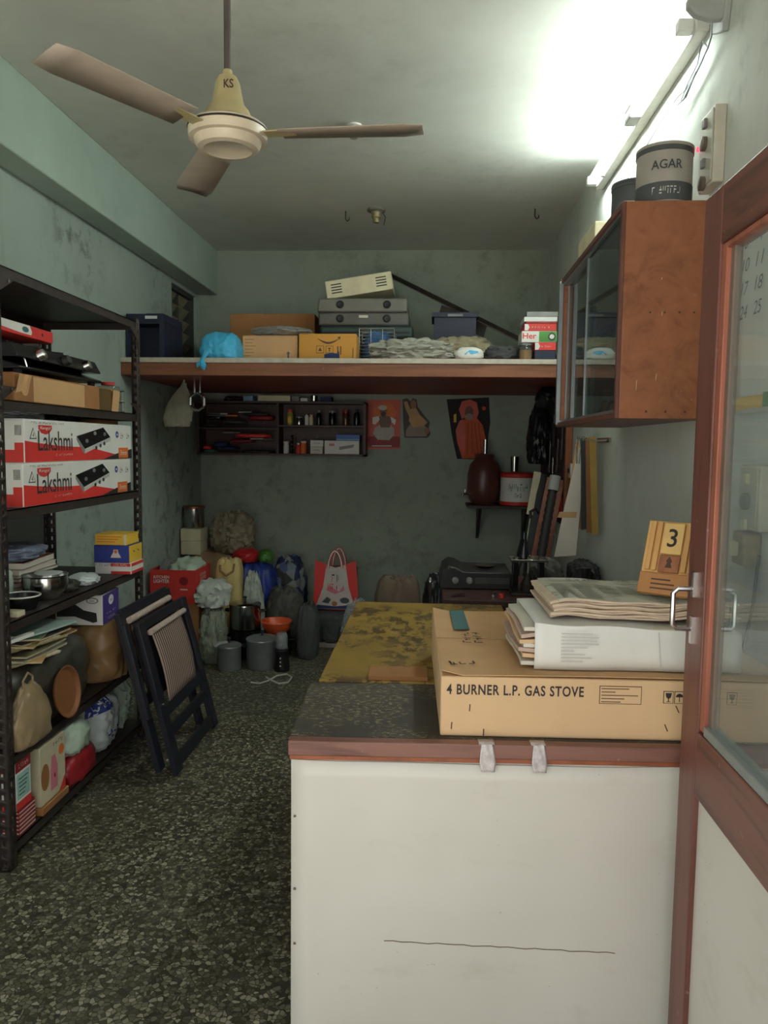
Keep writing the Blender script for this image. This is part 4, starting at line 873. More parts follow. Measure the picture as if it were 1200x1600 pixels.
for i in range(11):
    lb = ('white magazine', 'tan magazine', 'grey magazine', 'olive magazine', 'buff magazine', 'brown magazine', 'pale magazine', 'ochre magazine', 'dark magazine', 'dull green magazine', 'pale green sheet')[i]
    mt = (OFFW, CARD, GREYP, M('olive_cover', (120, 122, 92), .6), CARD_L, CARD_D, OFFW, M('ochre_cover', (160, 134, 84), .6), CLOTH_D, M('dull_green_cover', (96, 120, 96), .6), PG)[i]
    t = thing('magazine', lb+' in the loose heap on the dark sack', 'magazine', (-1.53+random.uniform(-.03, .02), 2.66+.028*(i % 6)+random.uniform(-.02, .02), zz), random.uniform(-.35, .35), 'magazines on the dark sack')
    MB().slab(lambda u, v: Vector(((u-.5)*.22, (v-.5)*.28, .010*(v-.5)**2+.004*math.sin(u*3+i))), 6, 8, .006).make('pages', MG if i < 10 else PG, t); MB().slab(lambda u, v: Vector(((u-.5)*.224, (v-.5)*.284, .0065+.010*(v-.5)**2+.004*math.sin(u*3+i))), 6, 8, .0012).make('cover', mt, t)
    zz += .0092
tag(MB().bar((-1.44, 2.50, zz+.008), (-1.42, 2.62, zz+.010), .012, .02).make('file_clip', WHITE), 'white plastic file clip lying at the near end of the magazines', 'clip')
# bottom shelf
Z6 = RS[0]
blob('polythene_bag', 'grey brown polythene bag behind the cartons on the bottom rack shelf', 'bag', (-1.68, 2.70, Z6), .13, .22, .25, CLOTH_BR, 52, amp=.2, freq=1.6)
bg = blob('shopping_bag', 'round white polythene bag with blue lettering on the bottom rack shelf', 'bag', (-1.545, 3.27, Z6), .14, .15, .25, POLYW, 55, amp=.14, freq=2)
f = (Vector((.148, -.03, .20)), Vector((.05, 1, 0)).normalized(), Vector((-.35, 0, 1)).normalized())
drape(flatdecal(bg, 'blue_patch', [(-.08, -.03), (.05, -.03), (.06, .05), (-.02, .06), (-.07, .03)], BLUE, shift(f, -.02, .02)), bg, (-1, 0, -.25), .0012, 4)
drape(text(bg, '~3', .09, .045, WHITE, shift(f, -.025, .03), shear=.3), bg, (-1, 0, -.25), .0022); drape(text(bg, '~4', .11, .035, BLUE, (Vector((.163, .0, .075)), Vector((0, 1, 0)), Vector((0, 0, 1))), bold=.02), bg, (-1, 0, 0), .0018)
blob('polythene_bag', 'pale green polythene bag between the red pouch and the tan bag', 'bag', (-1.55, 3.02, Z6+.288), .075, .11, .12, SACKGR, 57, amp=.22)
[o for o in bpy.data.objects if o.get('label', '').startswith('pale green polythene bag between')][0].location = (-1.47, 2.95, Z6+.112)
blob('pouch', 'dark red glossy pouch lying at the edge of the bottom rack shelf', 'pouch', (-1.445, 2.965, Z6), .05, .12, .11, M('dark_red_pouch', (150, 34, 42), .35), 59, amp=.12, power=4)
blob('polythene_bag', 'green and white polythene bag at the far end of the bottom rack shelf', 'bag', (-1.56, 3.525, Z6), .11, .065, .25, SACKGR, 61, amp=.2)
t = carton('red white milk powder carton standing on the bottom rack shelf', Vector((-1.455, 2.51, Z6+.095)), .10, .10, .17, WHITE, seam=False, bevel=.002)
f = SIDE_R(.10, .10, .17); g = FRONT(.10, .10, .17)
for q in (f, g): decal(t, 'red_top', rect(-.049, .049, .048, .084), DRED, q); decal(t, 'red_foot', rect(-.049, .049, -.084, -.058), RED, q)
text(t, '~6', .06, .016, WHITE, shift(f, 0, .068, .0008)); decal(t, 'green_field', rect(-.04, .04, -.05, .04), M('mint_print', (150, 190, 180), .6), f)
for i in range(5): decal(t, 'print_line', rect(-.03, .03-.006*i, .02-.014*i, .023-.014*i), INK, shift(f, 0, 0, .0008))
t = carton('red striped carton under the milk powder carton', Vector((-1.46, 2.53, Z6)), .11, .11, .094, DRED, seam=False, bevel=.002)
for q in (SIDE_R(.11, .11, .094), FRONT(.11, .11, .094)):
    for i in range(6): decal(t, 'stripe', rect(-.053, .053, -.04+i*.0145, -.036+i*.0145), OFFW, q)
t = carton('beige carton printed with pink and orange figures on the bottom rack shelf', Vector((-1.455, 2.72, Z6+.03)), .10, .19, .22, M('beige_print', (196, 188, 158), .6), seam=False, bevel=.002)
f = SIDE_R(.10, .19, .22); decal(t, 'pink_figure', [(-.02, -.08), (.03, -.08), (.035, .0), (.015, .05), (-.01, .05), (-.02, 0)], PINK, f); decal(t, 'orange_figure', ell(.065, .05, .02, .02), ORANGE, f); decal(t, 'brown_figure', ell(-.06, -.01, .03, .05), M('brown_figure', (150, 100, 60), .6), f); text(t, '~6', .07, .016, INK, shift(f, .04, .09)); decal(t, 'red_corner', [(.0, -.108), (.05, -.108), (.05, -.06)], RED, shift(f, .04, 0, .0006)); decal(t, 'dot', ell(.01, -.03, .006, .009, 10), DRED, shift(f, 0, 0, .0008))
tag(MB().b2(-.06, .06, -.10, .10, 0, .029).make('packet', CARD_D, None, (-1.455, 2.72, Z6), 0, bevel=.003), 'flat brown packet under the beige printed carton', 'packet')
blob('packet', 'shiny green packet on top of the milk powder carton', 'packet', (-1.46, 2.52, Z6+.266), .05, .055, .035, M('bright_green_foil', (52, 132, 62), .3), 63, amp=.2)

# ================================================================== FOLDING CHAIR leaning by the rack
ch = thing('folding_chair', 'black wooden folding chair with a striped woven seat leaning by the rack', 'chair', (-1.085, 3.16, 0))
LX = -.175; LH = .76
def CP(s, t_, off=0): return Vector((LX*t_/LH*1.0+off, s*1.04, .016+t_*.915))
A = (1, -.0, .26)
nrm = Vector((.985, 0, .25)).normalized()
def cbar(name, s0, t0, s1, t1, w, th, off=0, mat=NAVYB): return MB().bar(CP(s0, t0, off), CP(s1, t1, off), w*1.2, th, nrm.cross((CP(s1, t1)-CP(s0, t0)).normalized())).make(name, mat, ch, bevel=.002)
cbar('stile', .03, 0, .03, .72, .058, .024); cbar('stile', .57, 0, .57, .72, .058, .024)
cbar('rail', .05, .045, .55, .045, .042, .02); cbar('rail', .05, .19, .55, .19, .038, .02); cbar('rail', .05, .285, .55, .285, .04, .02)
cbar('rail', .05, .70, .55, .70, .035, .02)
cbar('back_stile', -.035, .04, -.035, .78, .05, .024, -.045); cbar('back_stile', .505, .04, .505, .78, .05, .024, -.045); cbar('back_rail', -.03, .765, .5, .765, .045, .022, -.045); cbar('back_rail', -.03, .36, .5, .36, .04, .02, -.045)
cbar('armrest', -.07, .30, -.07, .74, .03, .02, -.02)
MB().surf(lambda u, v: CP(.115+.37*u, .315+.335*v, .006+.012*math.sin(v*math.pi)), 6, 8).make('woven_seat', M_CANE, ch, solid=.006)['label'] = 'striped woven cane seat'
MB().tube([CP(.08+.44*i/10, .662, .016) for i in range(11)], .014, 10).make('cane_roll', M('pale_cane', (186, 168, 156), .8, var=.3, scale=120), ch); MB().tube([CP(-.01+.48*i/10, .742, -.022) for i in range(11)], .014, 10).make('cane_roll', M('pale_cane', (186, 168, 156), .8), ch)
MB().surf(lambda u, v: CP(.04+.4*u, .38+.33*v, -.045), 4, 4).make('woven_back', M('dark_weave', (52, 44, 46), .8), ch, solid=.005)
for s_ in (.03, .57): MB().lathe([(.008, 0), (.008, .006), (0, .008)], 10, (0, 0, 0), 0, Matrix.Translation(CP(s_, .33, .013)) @ Matrix.Rotation(math.pi/2, 4, 'Y')).make('bolt', STEEL, ch)

# ================================================================== ON THE LOFT
def loft_carton(label, x0, x1, y0, Y, d, mat, name='carton', z0=ZL, rz=0, **k):
    l, w, h = fit(x0, x1, y0, Y, z0, d); return carton(label, l, w, d, h, mat, name=name, rz=rz, **k), w, d, h
bc = thing('blue_case', 'dark blue metal case with a white tag at the left end of the loft', 'case', (-1.762, 4.84, ZL)); w, d, h = .235, .34, .27
MB().b2(-w/2, w/2, -d/2+.16, d/2, 0, h).b2(-w/2, -w/2+.012, -d/2, -d/2+.16, 0, h).b2(w/2-.03, w/2, -d/2, -d/2+.16, 0, h).b2(-w/2+.012, w/2-.03, -d/2, -d/2+.16, 0, .012).b2(-w/2+.012, w/2-.03, -d/2, -d/2+.16, h-.06, h).make('body', DBLUE, bc); MB().b2(-w/2-.004, w/2+.004, -d/2-.004, d/2+.004, h-.05, h-.044).make('lid_seam', BLACKM, bc)
decal(bc, 'white_tag', rect(.0, .075, h/2-.03, h/2-.012), WHITE, FRONT(w, d, h)); MB().tube([(-.05, 0, h), (-.05, 0, h+.025), (.05, 0, h+.025), (.05, 0, h)], .006, 8).make('handle', BLACKM, bc)
bb = blob('polythene_bag', 'bright sky blue polythene bag hanging over the loft lip', 'bag', (-1.31, 4.76, ZL), .115, .125, .16, LBLUE, 71, amp=.10, freq=1.6, power=4.5, top=.8)
MB().tube([(-.06, -.145, .03), (-.068, -.175, .0), (-.07, -.19, -.02), (-.065, -.19, -.05), (-.06, -.19, -.075)], [.02, .012, .014, .022, .006], 8).make('knot', LBLUE, bb); MB().tube([(-.07, -.19, -.02), (-.095, -.19, -.045), (-.1, -.188, -.06)], [.01, .014, .004], 8).make('knot', LBLUE, bb)
t, w, d, h = loft_carton('plain tan carton beside the blue bag on the loft', 379, 465, 525, 4.80, .30, CARD)
f = FRONT(w, d, h)
for i in range(6): decal(t, 'print_line', rect(-.16, -.16+(.06, .05, .07, .05, .06, .04)[i], .055-i*.02, .059-i*.02), CARD_D, f)
decal(t, 'arrow_mark', [(.11, -.06), (.12, -.06), (.12, -.03), (.128, -.03), (.115, -.015), (.102, -.03), (.11, -.03)], DIG, f)
t, w, d, h = loft_carton('orange tan carton with a smile arrow mark on the loft', 467, 557, 522, 4.78, .30, CARD_O)
f = FRONT(w, d, h); n = 16
arc = [(-.062+.135*i/n, .055-.032*math.sin(math.pi*i/n)) for i in range(n+1)]; arc2 = [(x, y+.011*math.sin(math.pi*(i+.5)/(n+1))+.002) for i, (x, y) in enumerate(arc)][::-1]
decal(t, 'smile_mark', arc+arc2, INK2, f); decal(t, 'arrow_tip', [(.058, .064), (.08, .07), (.076, .046), (.07, .058)], INK2, f)
for k in (0, 1):
    decal(t, 'icon_frame', rect(-.07+.058*k, -.022+.058*k, -.033, .013), INK2, f); decal(t, 'icon_field', rect(-.067+.058*k, -.025+.058*k, -.030, .010), CARD_O, shift(f, 0, 0, .0006))
decal(t, 'recycle_mark', [(-.058, -.02), (-.034, -.02), (-.046, .003)], INK2, shift(f, 0, 0, .001)); decal(t, 'glass_mark', [(.002, .0), (.022, .0), (.013, -.012), (.018, -.022), (.006, -.022), (.011, -.012)], INK2, shift(f, 0, 0, .001))
decal(t, 'blue_tape', [(-.02, -h/2+.002), (.075, -h/2+.002), (.075, -.045), (.07, -.018), (.062, -.035), (.03, -.03), (.0, -.036), (-.02, -.04)], NAVYC, shift(f, 0, 0, .0014))
for x in (.06, .078): decal(t, 'bar_mark', rect(x, x+.007, -.04, .01), INK2, f)
decal(t, 'slot_mark', rect(.155, .160, -.06, 0), INK2, f)
t, w, d, h = loft_carton('large brown carton behind the two small cartons on the loft', 359, 492, 491, 5.30, .4, CARD_D); text(t, 'PHIL', .13, .05, TEAL, shift(FRONT(w, d, h), -.05, .06))
blob('polythene_sheet', 'clear crumpled polythene on top of the tan carton', 'polythene', (-.98, 4.95, 2.142), .17, .10, .05, M_POLY, 73, amp=.3)
t, w, d, h = loft_carton('black carton under the grey machine case on the loft', 500, 640, 530, 5.15, .40, BLACKM); zc = ZL+h+.004
mc = thing('dark_case', 'dark teal moulded case under the grey machine case', 'case', (PY(572, 520, 5.15).x, 5.35, zc)); wv = .62
MB().b2(-wv/2, wv/2, -.2, .2, 0, .085).make('shell', M('dark_teal_plastic', (48, 66, 64), .5), mc, bevel=.02); MB().b2(-wv/2+.02, wv/2-.02, -.205, -.2, .035, .045).make('seam', BLACKM, mc); zc += .085
mg = thing('grey_machine_case', 'grey moulded machine case with four round holes on the loft', 'case', (PY(568, 490, 5.15).x, 5.35, zc)); GC = M('grey_brown_plastic', (112, 110, 102), .55); GC2 = M('darker_grey_plastic', (92, 90, 86), .55)
MB().b2(-.30, .30, -.2, .2, 0, .085).make('lower_shell', GC2, mg, bevel=.012); MB().prism([(-.31, 0), (.29, 0), (.285, .09), (-.30, .09)], ((0, -.205, .087), (1, 0, 0), (0, 0, 1)), .405).make('upper_shell', GC, mg, bevel=.012)
for x in (-.155, .155):
    for z in (.045, .135): MB().lathe([(0, 0), (.022, 0), (.026, .004), (.018, .010), (0, .006)], 18, (0, 0, 0), 0, Matrix.Translation((x, -.2 if z < .1 else -.205, z)) @ Matrix.Rotation(math.pi/2, 4, 'X')).make('dark_hole_disc', BLACKM, mg)  # black discs: the darkness inside the holes is painted, no opening is cut
MB().b2(-.03, .03, -.206, -.2, .05, .066).make('name_tag', OFFW, mg)
zc += .177
p = PY(562, 453, 5.15); va = thing('vent_cover', 'cream vented appliance cover tilted on top of the grey machine case', 'appliance', (p.x, 5.33, zc+.032), 0, tilt=(0, -.155)); w, d, h = .445, .30, .118
MB().b2(-w/2, w/2, -d/2, d/2, 0, h).make('body', CREAM, va, bevel=.006)
for sx in (-.15, .15):
    for i in range(4): MB().b2(sx-.035, sx+.035, -d/2-.001, -d/2+.002, .03+i*.018, .037+i*.018).make('dark_slot_strip', BLACKM, va)  # black strips laid on the front paint the shade inside the vent slots
for i in range(6): MB().b2(-.05+i*.02, -.046+i*.02, -d/2-.002, -d/2, .02, .10).make('rib', CREAM, va)
wk = thing('wire_basket', 'steel wire basket holding blue cloth beside the smile arrow carton', 'basket', (PY(586, 540, 4.88).x+.008, 5.005, ZL)); w, d, h = .22, .20, .225
for i in range(11): z = .005+i*.0215; MB().tube([(-w/2, -d/2, z), (w/2, -d/2, z), (w/2, d/2, z), (-w/2, d/2, z)], .0022 if i < 10 else .005, 6, closed=True).make('wire', CHROME, wk)
for x in (-w/2, -w/6, w/6, w/2):
    for y in (-d/2, d/2): MB().tube([(x, y, .003), (x, y, h)], .0028, 6).make('upright_wire', CHROME, wk)
blob('blue_cloth', 'blue cloth stuffed in the wire basket on the loft', 'cloth', (wk.location.x, 5.005, ZL+.002), .085, .075, .2, M('mid_blue_cloth', (58, 104, 156), .85), 75, amp=.2)
blob('grey_cloth', 'crumpled pale grey cloth heap at the loft edge', 'cloth', (PY(645, 550, 4.74).x, 4.76, ZL), .205, .085, .12, CLOTH_G, 77, amp=.42, freq=2.4, ridge=.7)
blob('khaki_cloth', 'khaki folded cloth in front of the blue crate on the loft', 'cloth', (PY(722, 550, 4.95).x, 5.0, ZL), .19, .13, .175, CLOTH_K, 79, amp=.22, freq=2)
blob('brown_cloth', 'small brown cloth lump beside the blue crate on the loft', 'cloth', (PY(655, 550, 5.0).x, 5.03, ZL), .045, .065, .13, CLOTH_BR, 80, amp=.22)
cr_ = thing('plastic_crate', 'dark blue plastic crate with a rim on the loft', 'crate', (PY(711, 520, 5.2).x, 5.38, ZL)); w, d, h = .29, .3, .375
m = MB().b2(-w/2+.01, w/2-.01, -d/2+.01, d/2-.01, 0, .01)
for a in ((-w/2+.008, w/2-.008, -d/2+.006, -d/2+.014), (-w/2+.008, w/2-.008, d/2-.014, d/2-.006), (-w/2+.006, -w/2+.014, -d/2+.008, d/2-.008), (w/2-.014, w/2-.006, -d/2+.008, d/2-.008)): m.b2(*a, 0, h-.01)
m.make('body', DBLUE, cr_); m = MB()
for a in ((-w/2-.01, w/2+.01, -d/2-.01, -d/2+.012), (-w/2-.01, w/2+.01, d/2-.012, d/2+.01), (-w/2-.01, -w/2+.012, -d/2, d/2), (w/2-.012, w/2+.01, -d/2, d/2)): m.b2(*a, h-.03, h)
m.make('rim', DBLUE, cr_); MB().b2(-.05, .05, -d/2-.016, -d/2-.01, h-.028, h-.012).make('grip', M('pale_grip', (120, 126, 128), .5), cr_)
t = blob('pouch', 'small white and blue printed pouch at the loft edge', 'pouch', (PY(733, 555, 4.66).x, 4.68, ZL), .08, .05, .075, WHITE, 81, amp=.15)
drape(flatdecal(t, 'blue_print', [(-.03, .02), (.0, .045), (.05, .04), (.055, .03), (.01, .02), (-.005, .035), (-.02, .018)], LBLUE, (Vector((0, -.056, .01)), Vector((1, 0, 0)), Vector((0, 0, 1)))), t, (0, 1, 0), .0012, 3)
t = thing('metal_angle', 'long rusty metal angle leaning from the loft up to the back wall', 'metal bar', (0, 0, 0)); P0, P1 = Vector((-.384, 6.14, 2.79)), Vector((.80, 4.90, 1.985))
t.location = P1; MB().bar(P0-P1, (0, 0, 0), .035, .004).make('flange', DSTEEL, t); MB().bar(P0-P1+Vector((0, -.012, -.016)), Vector((0, -.012, -.016)), .004, .035).make('flange', M('rusty_steel', (98, 90, 82), .6, .3), t)
MB().bar((P0-P1)*.62+Vector((-.03, 0, -.07)), (P0-P1)*.40+Vector((.02, 0, -.06)), .10, .01, (0, 0, 1)).make('hanging_plate', M('rusty_steel', (98, 90, 82), .6, .3), t)
# pile of cartons at the right end of the loft
zz = ZL; X0, X1 = PY(838, 540, 4.66).x, PY(868, 540, 4.66).x
stack = [(836, 869, .058, DBLUE, 'dark blue flat carton at the foot of the loft carton pile', None), (836, 869, .046, RED, 'red flat carton second from the foot of the loft carton pile', WHITE), (815, 869, .066, WHITE, 'white and green flat carton lettered Her in the loft carton pile', GREEN), (819, 869, .042, RED, 'red flat carton resting on the white and green carton', WHITE), (821, 869, .012, DRED, 'thin dark red booklet in the loft carton pile', None), (818, 870, .028, WHITE, 'white flat carton under the grey folder on the loft', None), (822, 871, .03, GREYP, 'grey folder on top of the loft carton pile', None)]
for i, (a, b, h_, mt, lb, sec) in enumerate(stack):
    xa, xb = PY(a, 540, 4.64).x, PY(b, 540, 4.64).x
    t = carton(lb, Vector(((xa+xb)/2, 4.64+.10, zz)), xb-xa, .19, h_-.0005, mt, seam=False, bevel=.002); f = FRONT(xb-xa, .19, h_)
    if i == 2:
        decal(t, 'green_print', rect(.0, .105, -.03, .03), GREEN, f); text(t, 'Her', .08, .034, RED, shift(f, -.055, .004), bold=.02); decal(t, 'badge', ell(.075, 0, .022, .022), BLACKM, shift(f, 0, 0, .0006)); decal(t, 'badge_field', ell(.075, 0, .014, .014), WHITE, shift(f, 0, 0, .0012))
    elif sec: text(t, '~10', (xb-xa)*.55, .010, WHITE, f); decal(t, 'white_end', [(-(xb-xa)/2+.001, -h_/2+.003), (-(xb-xa)/2+.02, -h_/2+.003), (-(xb-xa)/2+.03, 0), (-(xb-xa)/2+.02, h_/2-.003), (-(xb-xa)/2+.001, h_/2-.003)], WHITE, f)
    zz += h_
jr = thing('jar', 'glass jar with tan contents in front of the loft carton pile', 'jar', (PY(822, 545, 4.66).x, 4.685, ZL)); MB().lathe([(0, 0), (.04, 0), (.042, .01), (.042, .075), (.034, .088), (.034, .095)], 20).make('glass', M_JAR, jr); MB().lathe([(0, .004), (.037, .004), (.038, .06), (0, .062)], 20).make('contents', M('tan_powder', (150, 110, 66), .9), jr); MB().lathe([(.036, .09), (.037, .103), (0, .103)], 20).make('lid', GREYP, jr)
blob('black_cloth', 'black cloth scrap between the pouch and the jar on the loft', 'cloth', (PY(787, 550, 4.78).x, 4.82, ZL), .10, .07, .10, CLOTH_D, 83, amp=.3)
t, w, d, h = loft_carton('small black carton beside the dark teal case on the loft', 646, 664, 530, 5.15, .16, BLACKM)

# ================================================================== TOOL SHELF ON THE BACK WALL
TX0, TX1, TZ0, TZ1, TY = -1.86, -.523, 1.362, 1.785, 6.0
ts = thing('wall_shelf', 'dark brown pigeonhole wall shelf under the loft', 'shelf', ((TX0+TX1)/2, YB, TZ0)); hw = (TX1-TX0)/2; dv = -1.215-(TX0+TX1)/2; dp = YB-TY
for nm, a in (('side_panel', (-hw, -hw+.018, -dp, 0, 0, TZ1-TZ0)), ('side_panel', (hw-.018, hw, -dp, 0, 0, TZ1-TZ0)), ('divider', (dv-.009, dv+.009, -dp, 0, .016, TZ1-TZ0-.016)), ('bottom_board', (-hw, hw, -dp, 0, 0, .016)), ('top_board', (-hw, hw, -dp, 0, TZ1-TZ0-.016, TZ1-TZ0)), ('shelf_board', (-hw+.018, dv-.009, -dp, -.008, .20, .214)), ('shelf_board', (dv+.009, hw-.018, -dp, -.008, .225, .239)), ('back_board', (-hw+.018, hw-.018, -.008, 0, .016, TZ1-TZ0-.016))):
    MB().b2(*a).make(nm, M_DARKWOOD, ts)
ZB0, ZB1, ZB2, ZTT = TZ0+.016, TZ0+.214, TZ0+.239, TZ1
def bottle(label, x, z, r, h, body, cap, name='bottle', neck=.45, y=6.06, cat='bottle', fill=None):
    t = thing(name, label, cat, (x, y, z))
    MB().lathe([(0, 0), (r*.95, 0), (r, .004), (r, h*.68), (r*.85, h*.76), (r*neck, h*.82), (r*neck, h*.9)], 16).make('body', body, t)
    MB().lathe([(r*neck*1.15, h*.84), (r*neck*1.2, h*.99), (0, h)], 14).make('cap', cap, t)
    if fill: MB().lathe([(0, .003), (r*.9, .003), (r*.9, h*.5), (0, h*.5)], 14).make('contents', fill, t)
    return t
bx = lambda px: PY(px, 650, 6.05).x
OLIVE = M('olive_liquid', (150, 150, 70), .3); AMB = M('amber_glass', (84, 52, 26), .15)
bottle('jar with olive contents and a red lid on the wall shelf', bx(453), ZB2, .05/2, .125, OLIVE, RED, 'jar', .8)
bottle('stubby steel tumbler bottle with a wide cap on the wall shelf', bx(467), ZB2, .022, .07, STEEL, GREYP, 'bottle', 1.05)
bottle('slim white bottle on the wall shelf', bx(479), ZB2, .015, .10, WHITE, GREYP); bottle('beige bottle beside the slim white bottle', bx(486), ZB2, .017, .085, CREAM, CREAM, neck=.6)
bottle('dark bottle with a shiny shoulder on the wall shelf', bx(498), ZB2, .02, .12, BLACK, GREYP); bottle('dark jar with a yellow label and wide lid on the wall shelf', bx(519), ZB2, .028, .12, BLACK, GREYP, 'jar', .9)
decal(bpy.data.objects['jar.002'] if 'jar.002' in bpy.data.objects else bpy.data.objects['jar'], 'yellow_label', rect(-.012, .012, .02, .065), YELLOW, (Vector((0, -.0285, 0)), Vector((1, 0, 0)), Vector((0, 0, 1))))
bottle('dark jar beside the yellow labelled jar on the wall shelf', bx(540), ZB2, .026, .125, AMB, DRED, 'jar', .9); bottle('tall dark bottle at the right end of the wall shelf', bx(557), ZB2, .024, .13, BLACK, BLACKM)
bottle('white plastic bottle in the lower pigeonhole', bx(447), ZB0, .022, .095, WHITE, WHITE, neck=.9)
t = thing('bead_string', 'string of dark beads standing beside the white plastic bottle', 'beads', (bx(457), 6.04, ZB0))
for i in range(7): MB().lathe([(0, -.011), (.008, -.007), (.011, 0), (.008, .007), (0, .011)], 12, (.002*(i % 2), 0, .011+i*.0205)).make('bead', STEEL if i % 2 else BLACK, t)
bottle('red small bottle in the lower pigeonhole', bx(466), ZB0, .02, .085, RED, WHITE); bottle('orange medicine jar in the lower pigeonhole', bx(474), ZB0, .024, .10, ORANGE, CREAM, 'jar', .8)
for px0, px1, h_, z, mt, lb in ((486, 505, .055, ZB0, OFFW, 'small white carton at the foot of a pair in the pigeonhole'), (486, 506, .05, ZB0+.0565, WHITE, 'small white carton on top of a pair in the pigeonhole'), (508, 562, .105, ZB0, WHITE, 'white carton with a grey tool picture in the pigeonhole'), (526, 563, .045, ZB0+.1065, M('bright_blue', (52, 104, 176), .5), 'flat blue carton on top of the white tool carton')):
    xa, xb = bx(px0), bx(px1); t = carton(lb, Vector(((xa+xb)/2, 6.10, z)), xb-xa, .15, h_, mt, seam=False, bevel=.001); f = FRONT(xb-xa, .15, h_)
    if 'tool picture' in lb: decal(t, 'tool_picture', [(-.02, -.02), (.09, .0), (.1, .025), (.02, .012), (-.02, .005)], GREYP, f); decal(t, 'pink_mark', rect(-.10, -.06, .01, .03), PINK, f)
    elif 'blue' in lb: decal(t, 'pale_band', rect(-(xb-xa)/2+.002, (xb-xa)/2-.002, -.021, -.010), PALEB, f)
    else: text(t, '~4', .05, .016, INK, shift(f, 0, .004))
# left pigeonholes: packets and tools, laid one on another
random.seed(11)
def packets(z, x0, x1, top, specs):
    zz = [z]*6; n = len(specs)
    for i, (px0, px1, h_, mt, lb, kind) in enumerate(specs):
        xa, xb = max(bx(px0), TX0+.036), bx(px1); xm = (xa+xb)/2; w = (xb-xa)*.9
        c0 = int(max(0, min(5, (xa-x0)/(x1-x0)*6))); c1 = int(max(0, min(5, (xb-x0)/(x1-x0)*6-.01))); zb_ = max(zz[c0:c1+1])
        if kind == 'tool':
            t = thing('hand_tool', lb, 'tool', (xm, 6.07, zb_+.0005)); MB().bar((-w/2, 0, h_/2), (w*.1, 0, h_/2), h_*.6, h_*.9).make('shank', STEEL, t); MB().tube([(w*.08, 0, h_/2), (w*.2, 0, h_/2), (w*.5, 0, h_/2)], [h_*.35, h_*.5, h_*.45], 10).make('grip', mt, t)
        else:
            o = blob('packet', lb, 'packet', (xm, 6.08, zb_+.0005), w/2, .07, h_, mt, i+px0, amp=.12, power=4, sub=3)
        for c in range(c0, c1+1): zz[c] = zb_+h_+.0005
packets(ZB1, TX0+.02, -1.225, .16, [(305, 345, .03, BLACKM, 'black packet at the lower left of the upper pigeonhole', 'p'), (348, 385, .03, CLOTH_D, 'dark grey packet in the middle of the upper pigeonhole', 'p'), (388, 428, .034, DRED, 'dark red packet in the upper pigeonhole', 'p'), (310, 350, .026, BLACK, 'glossy black packet on the lower left packet', 'p'), (322, 372, .016, ORANGE, 'screwdriver with an orange grip in the upper pigeonhole', 'tool'), (378, 420, .02, CLOTH_D, 'grey packet lying on the dark red packet', 'p'), (325, 356, .012, OFFW, 'long pale file with a light grip in the upper pigeonhole', 'tool'), (370, 408, .014, BLACKM, 'screwdriver with a black grip in the upper pigeonhole', 'tool')])
packets(ZB0, TX0+.02, -1.225, .16, [(304, 338, .024, TEAL, 'teal packet at the foot of the lower pigeonhole', 'p'), (340, 372, .024, NAVYC, 'navy packet at the foot of the lower pigeonhole', 'p'), (376, 428, .022, BLACKM, 'black packet at the foot of the lower pigeonhole', 'p'), (303, 330, .03, RED, 'red packet at the left of the lower pigeonhole', 'p'), (334, 356, .034, NAVYC, 'blue upright packet in the lower pigeonhole', 'p'), (358, 398, .02, DRED, 'small dark red packet in the lower pigeonhole', 'p'), (388, 428, .016, CHROME, 'steel spanner with a bright grip in the lower pigeonhole', 'tool'), (365, 424, .032, RED, 'long red plastic packet in the lower pigeonhole', 'p'), (345, 376, .014, GREYP, 'screwdriver with a grey grip in the lower pigeonhole', 'tool')])
for px0, px1, h_, mt, lb in ((381, 396, .042, PALEB, 'tiny pale blue carton on top of the wall shelf'), (404, 454, .046, CREAM, 'long cream carton on top of the wall shelf'), (457, 468, .04, GREYP, 'tiny grey carton beside the long cream carton'), (470, 481, .028, WHITE, 'tiny white carton on top of the wall shelf'), (501, 518, .04, NAVYC, 'tiny navy carton on top of the wall shelf')):
    xa, xb = bx(px0), bx(px1); carton(lb, Vector(((xa+xb)/2, 6.09, ZTT)), xb-xa, .12, h_, mt, seam=False, bevel=.001)
tp = thing('steel_tumbler', 'small steel tumbler on top of the wall shelf', 'tumbler', (bx(490), 6.07, ZTT)); MB().lathe([(0, 0), (.024, 0), (.03, .048), (.028, .048), (.022, .003), (0, .003)], 20).make('cup', STEEL, tp)
blob('packet', 'crumpled foil packet on top of the wall shelf', 'packet', (bx(364), 6.08, ZTT), .07, .05, .04, STEEL, 91, amp=.3, sub=3)
# hanging things under the left end of the loft
hb = blob('hanging_bag', 'limp off white cloth bag hanging under the loft by the left wall', 'bag', (-1.66, 4.93, 1.555), .085, .03, .27, M('dirty_white_cloth', (146, 142, 126), .9), 93, amp=.25, freq=2.2, top=.25, lean=(.05, 0)); MB().tube([(.05, 0, .25), (.05, 0, .31)], .006, 6).make('loop', CLOTH_G, hb)
st = thing('steel_bangle', 'steel link ring hanging under the loft by the wall shelf', 'ring', (PY(308, 600, 4.9).x, 4.9, LZ0))
pts = [(.052*math.cos(a*math.pi/3+.5), 0, -.14+.06*math.sin(a*math.pi/3+.5)) for a in range(6)]
for i in range(6): a, b = Vector(pts[i]), Vector(pts[(i+1) % 6]); MB().tube([a, a.lerp(b, .1), a.lerp(b, .9), b], [.006, .011, .011, .006], 8).make('link', STEEL, st)
for x in (-.018, .018): MB().tube([(x, 0, -.085), (x, 0, -.05), (x, 0, .001)], [.012, .010, .005], 8).make('hanger', STEEL, st)

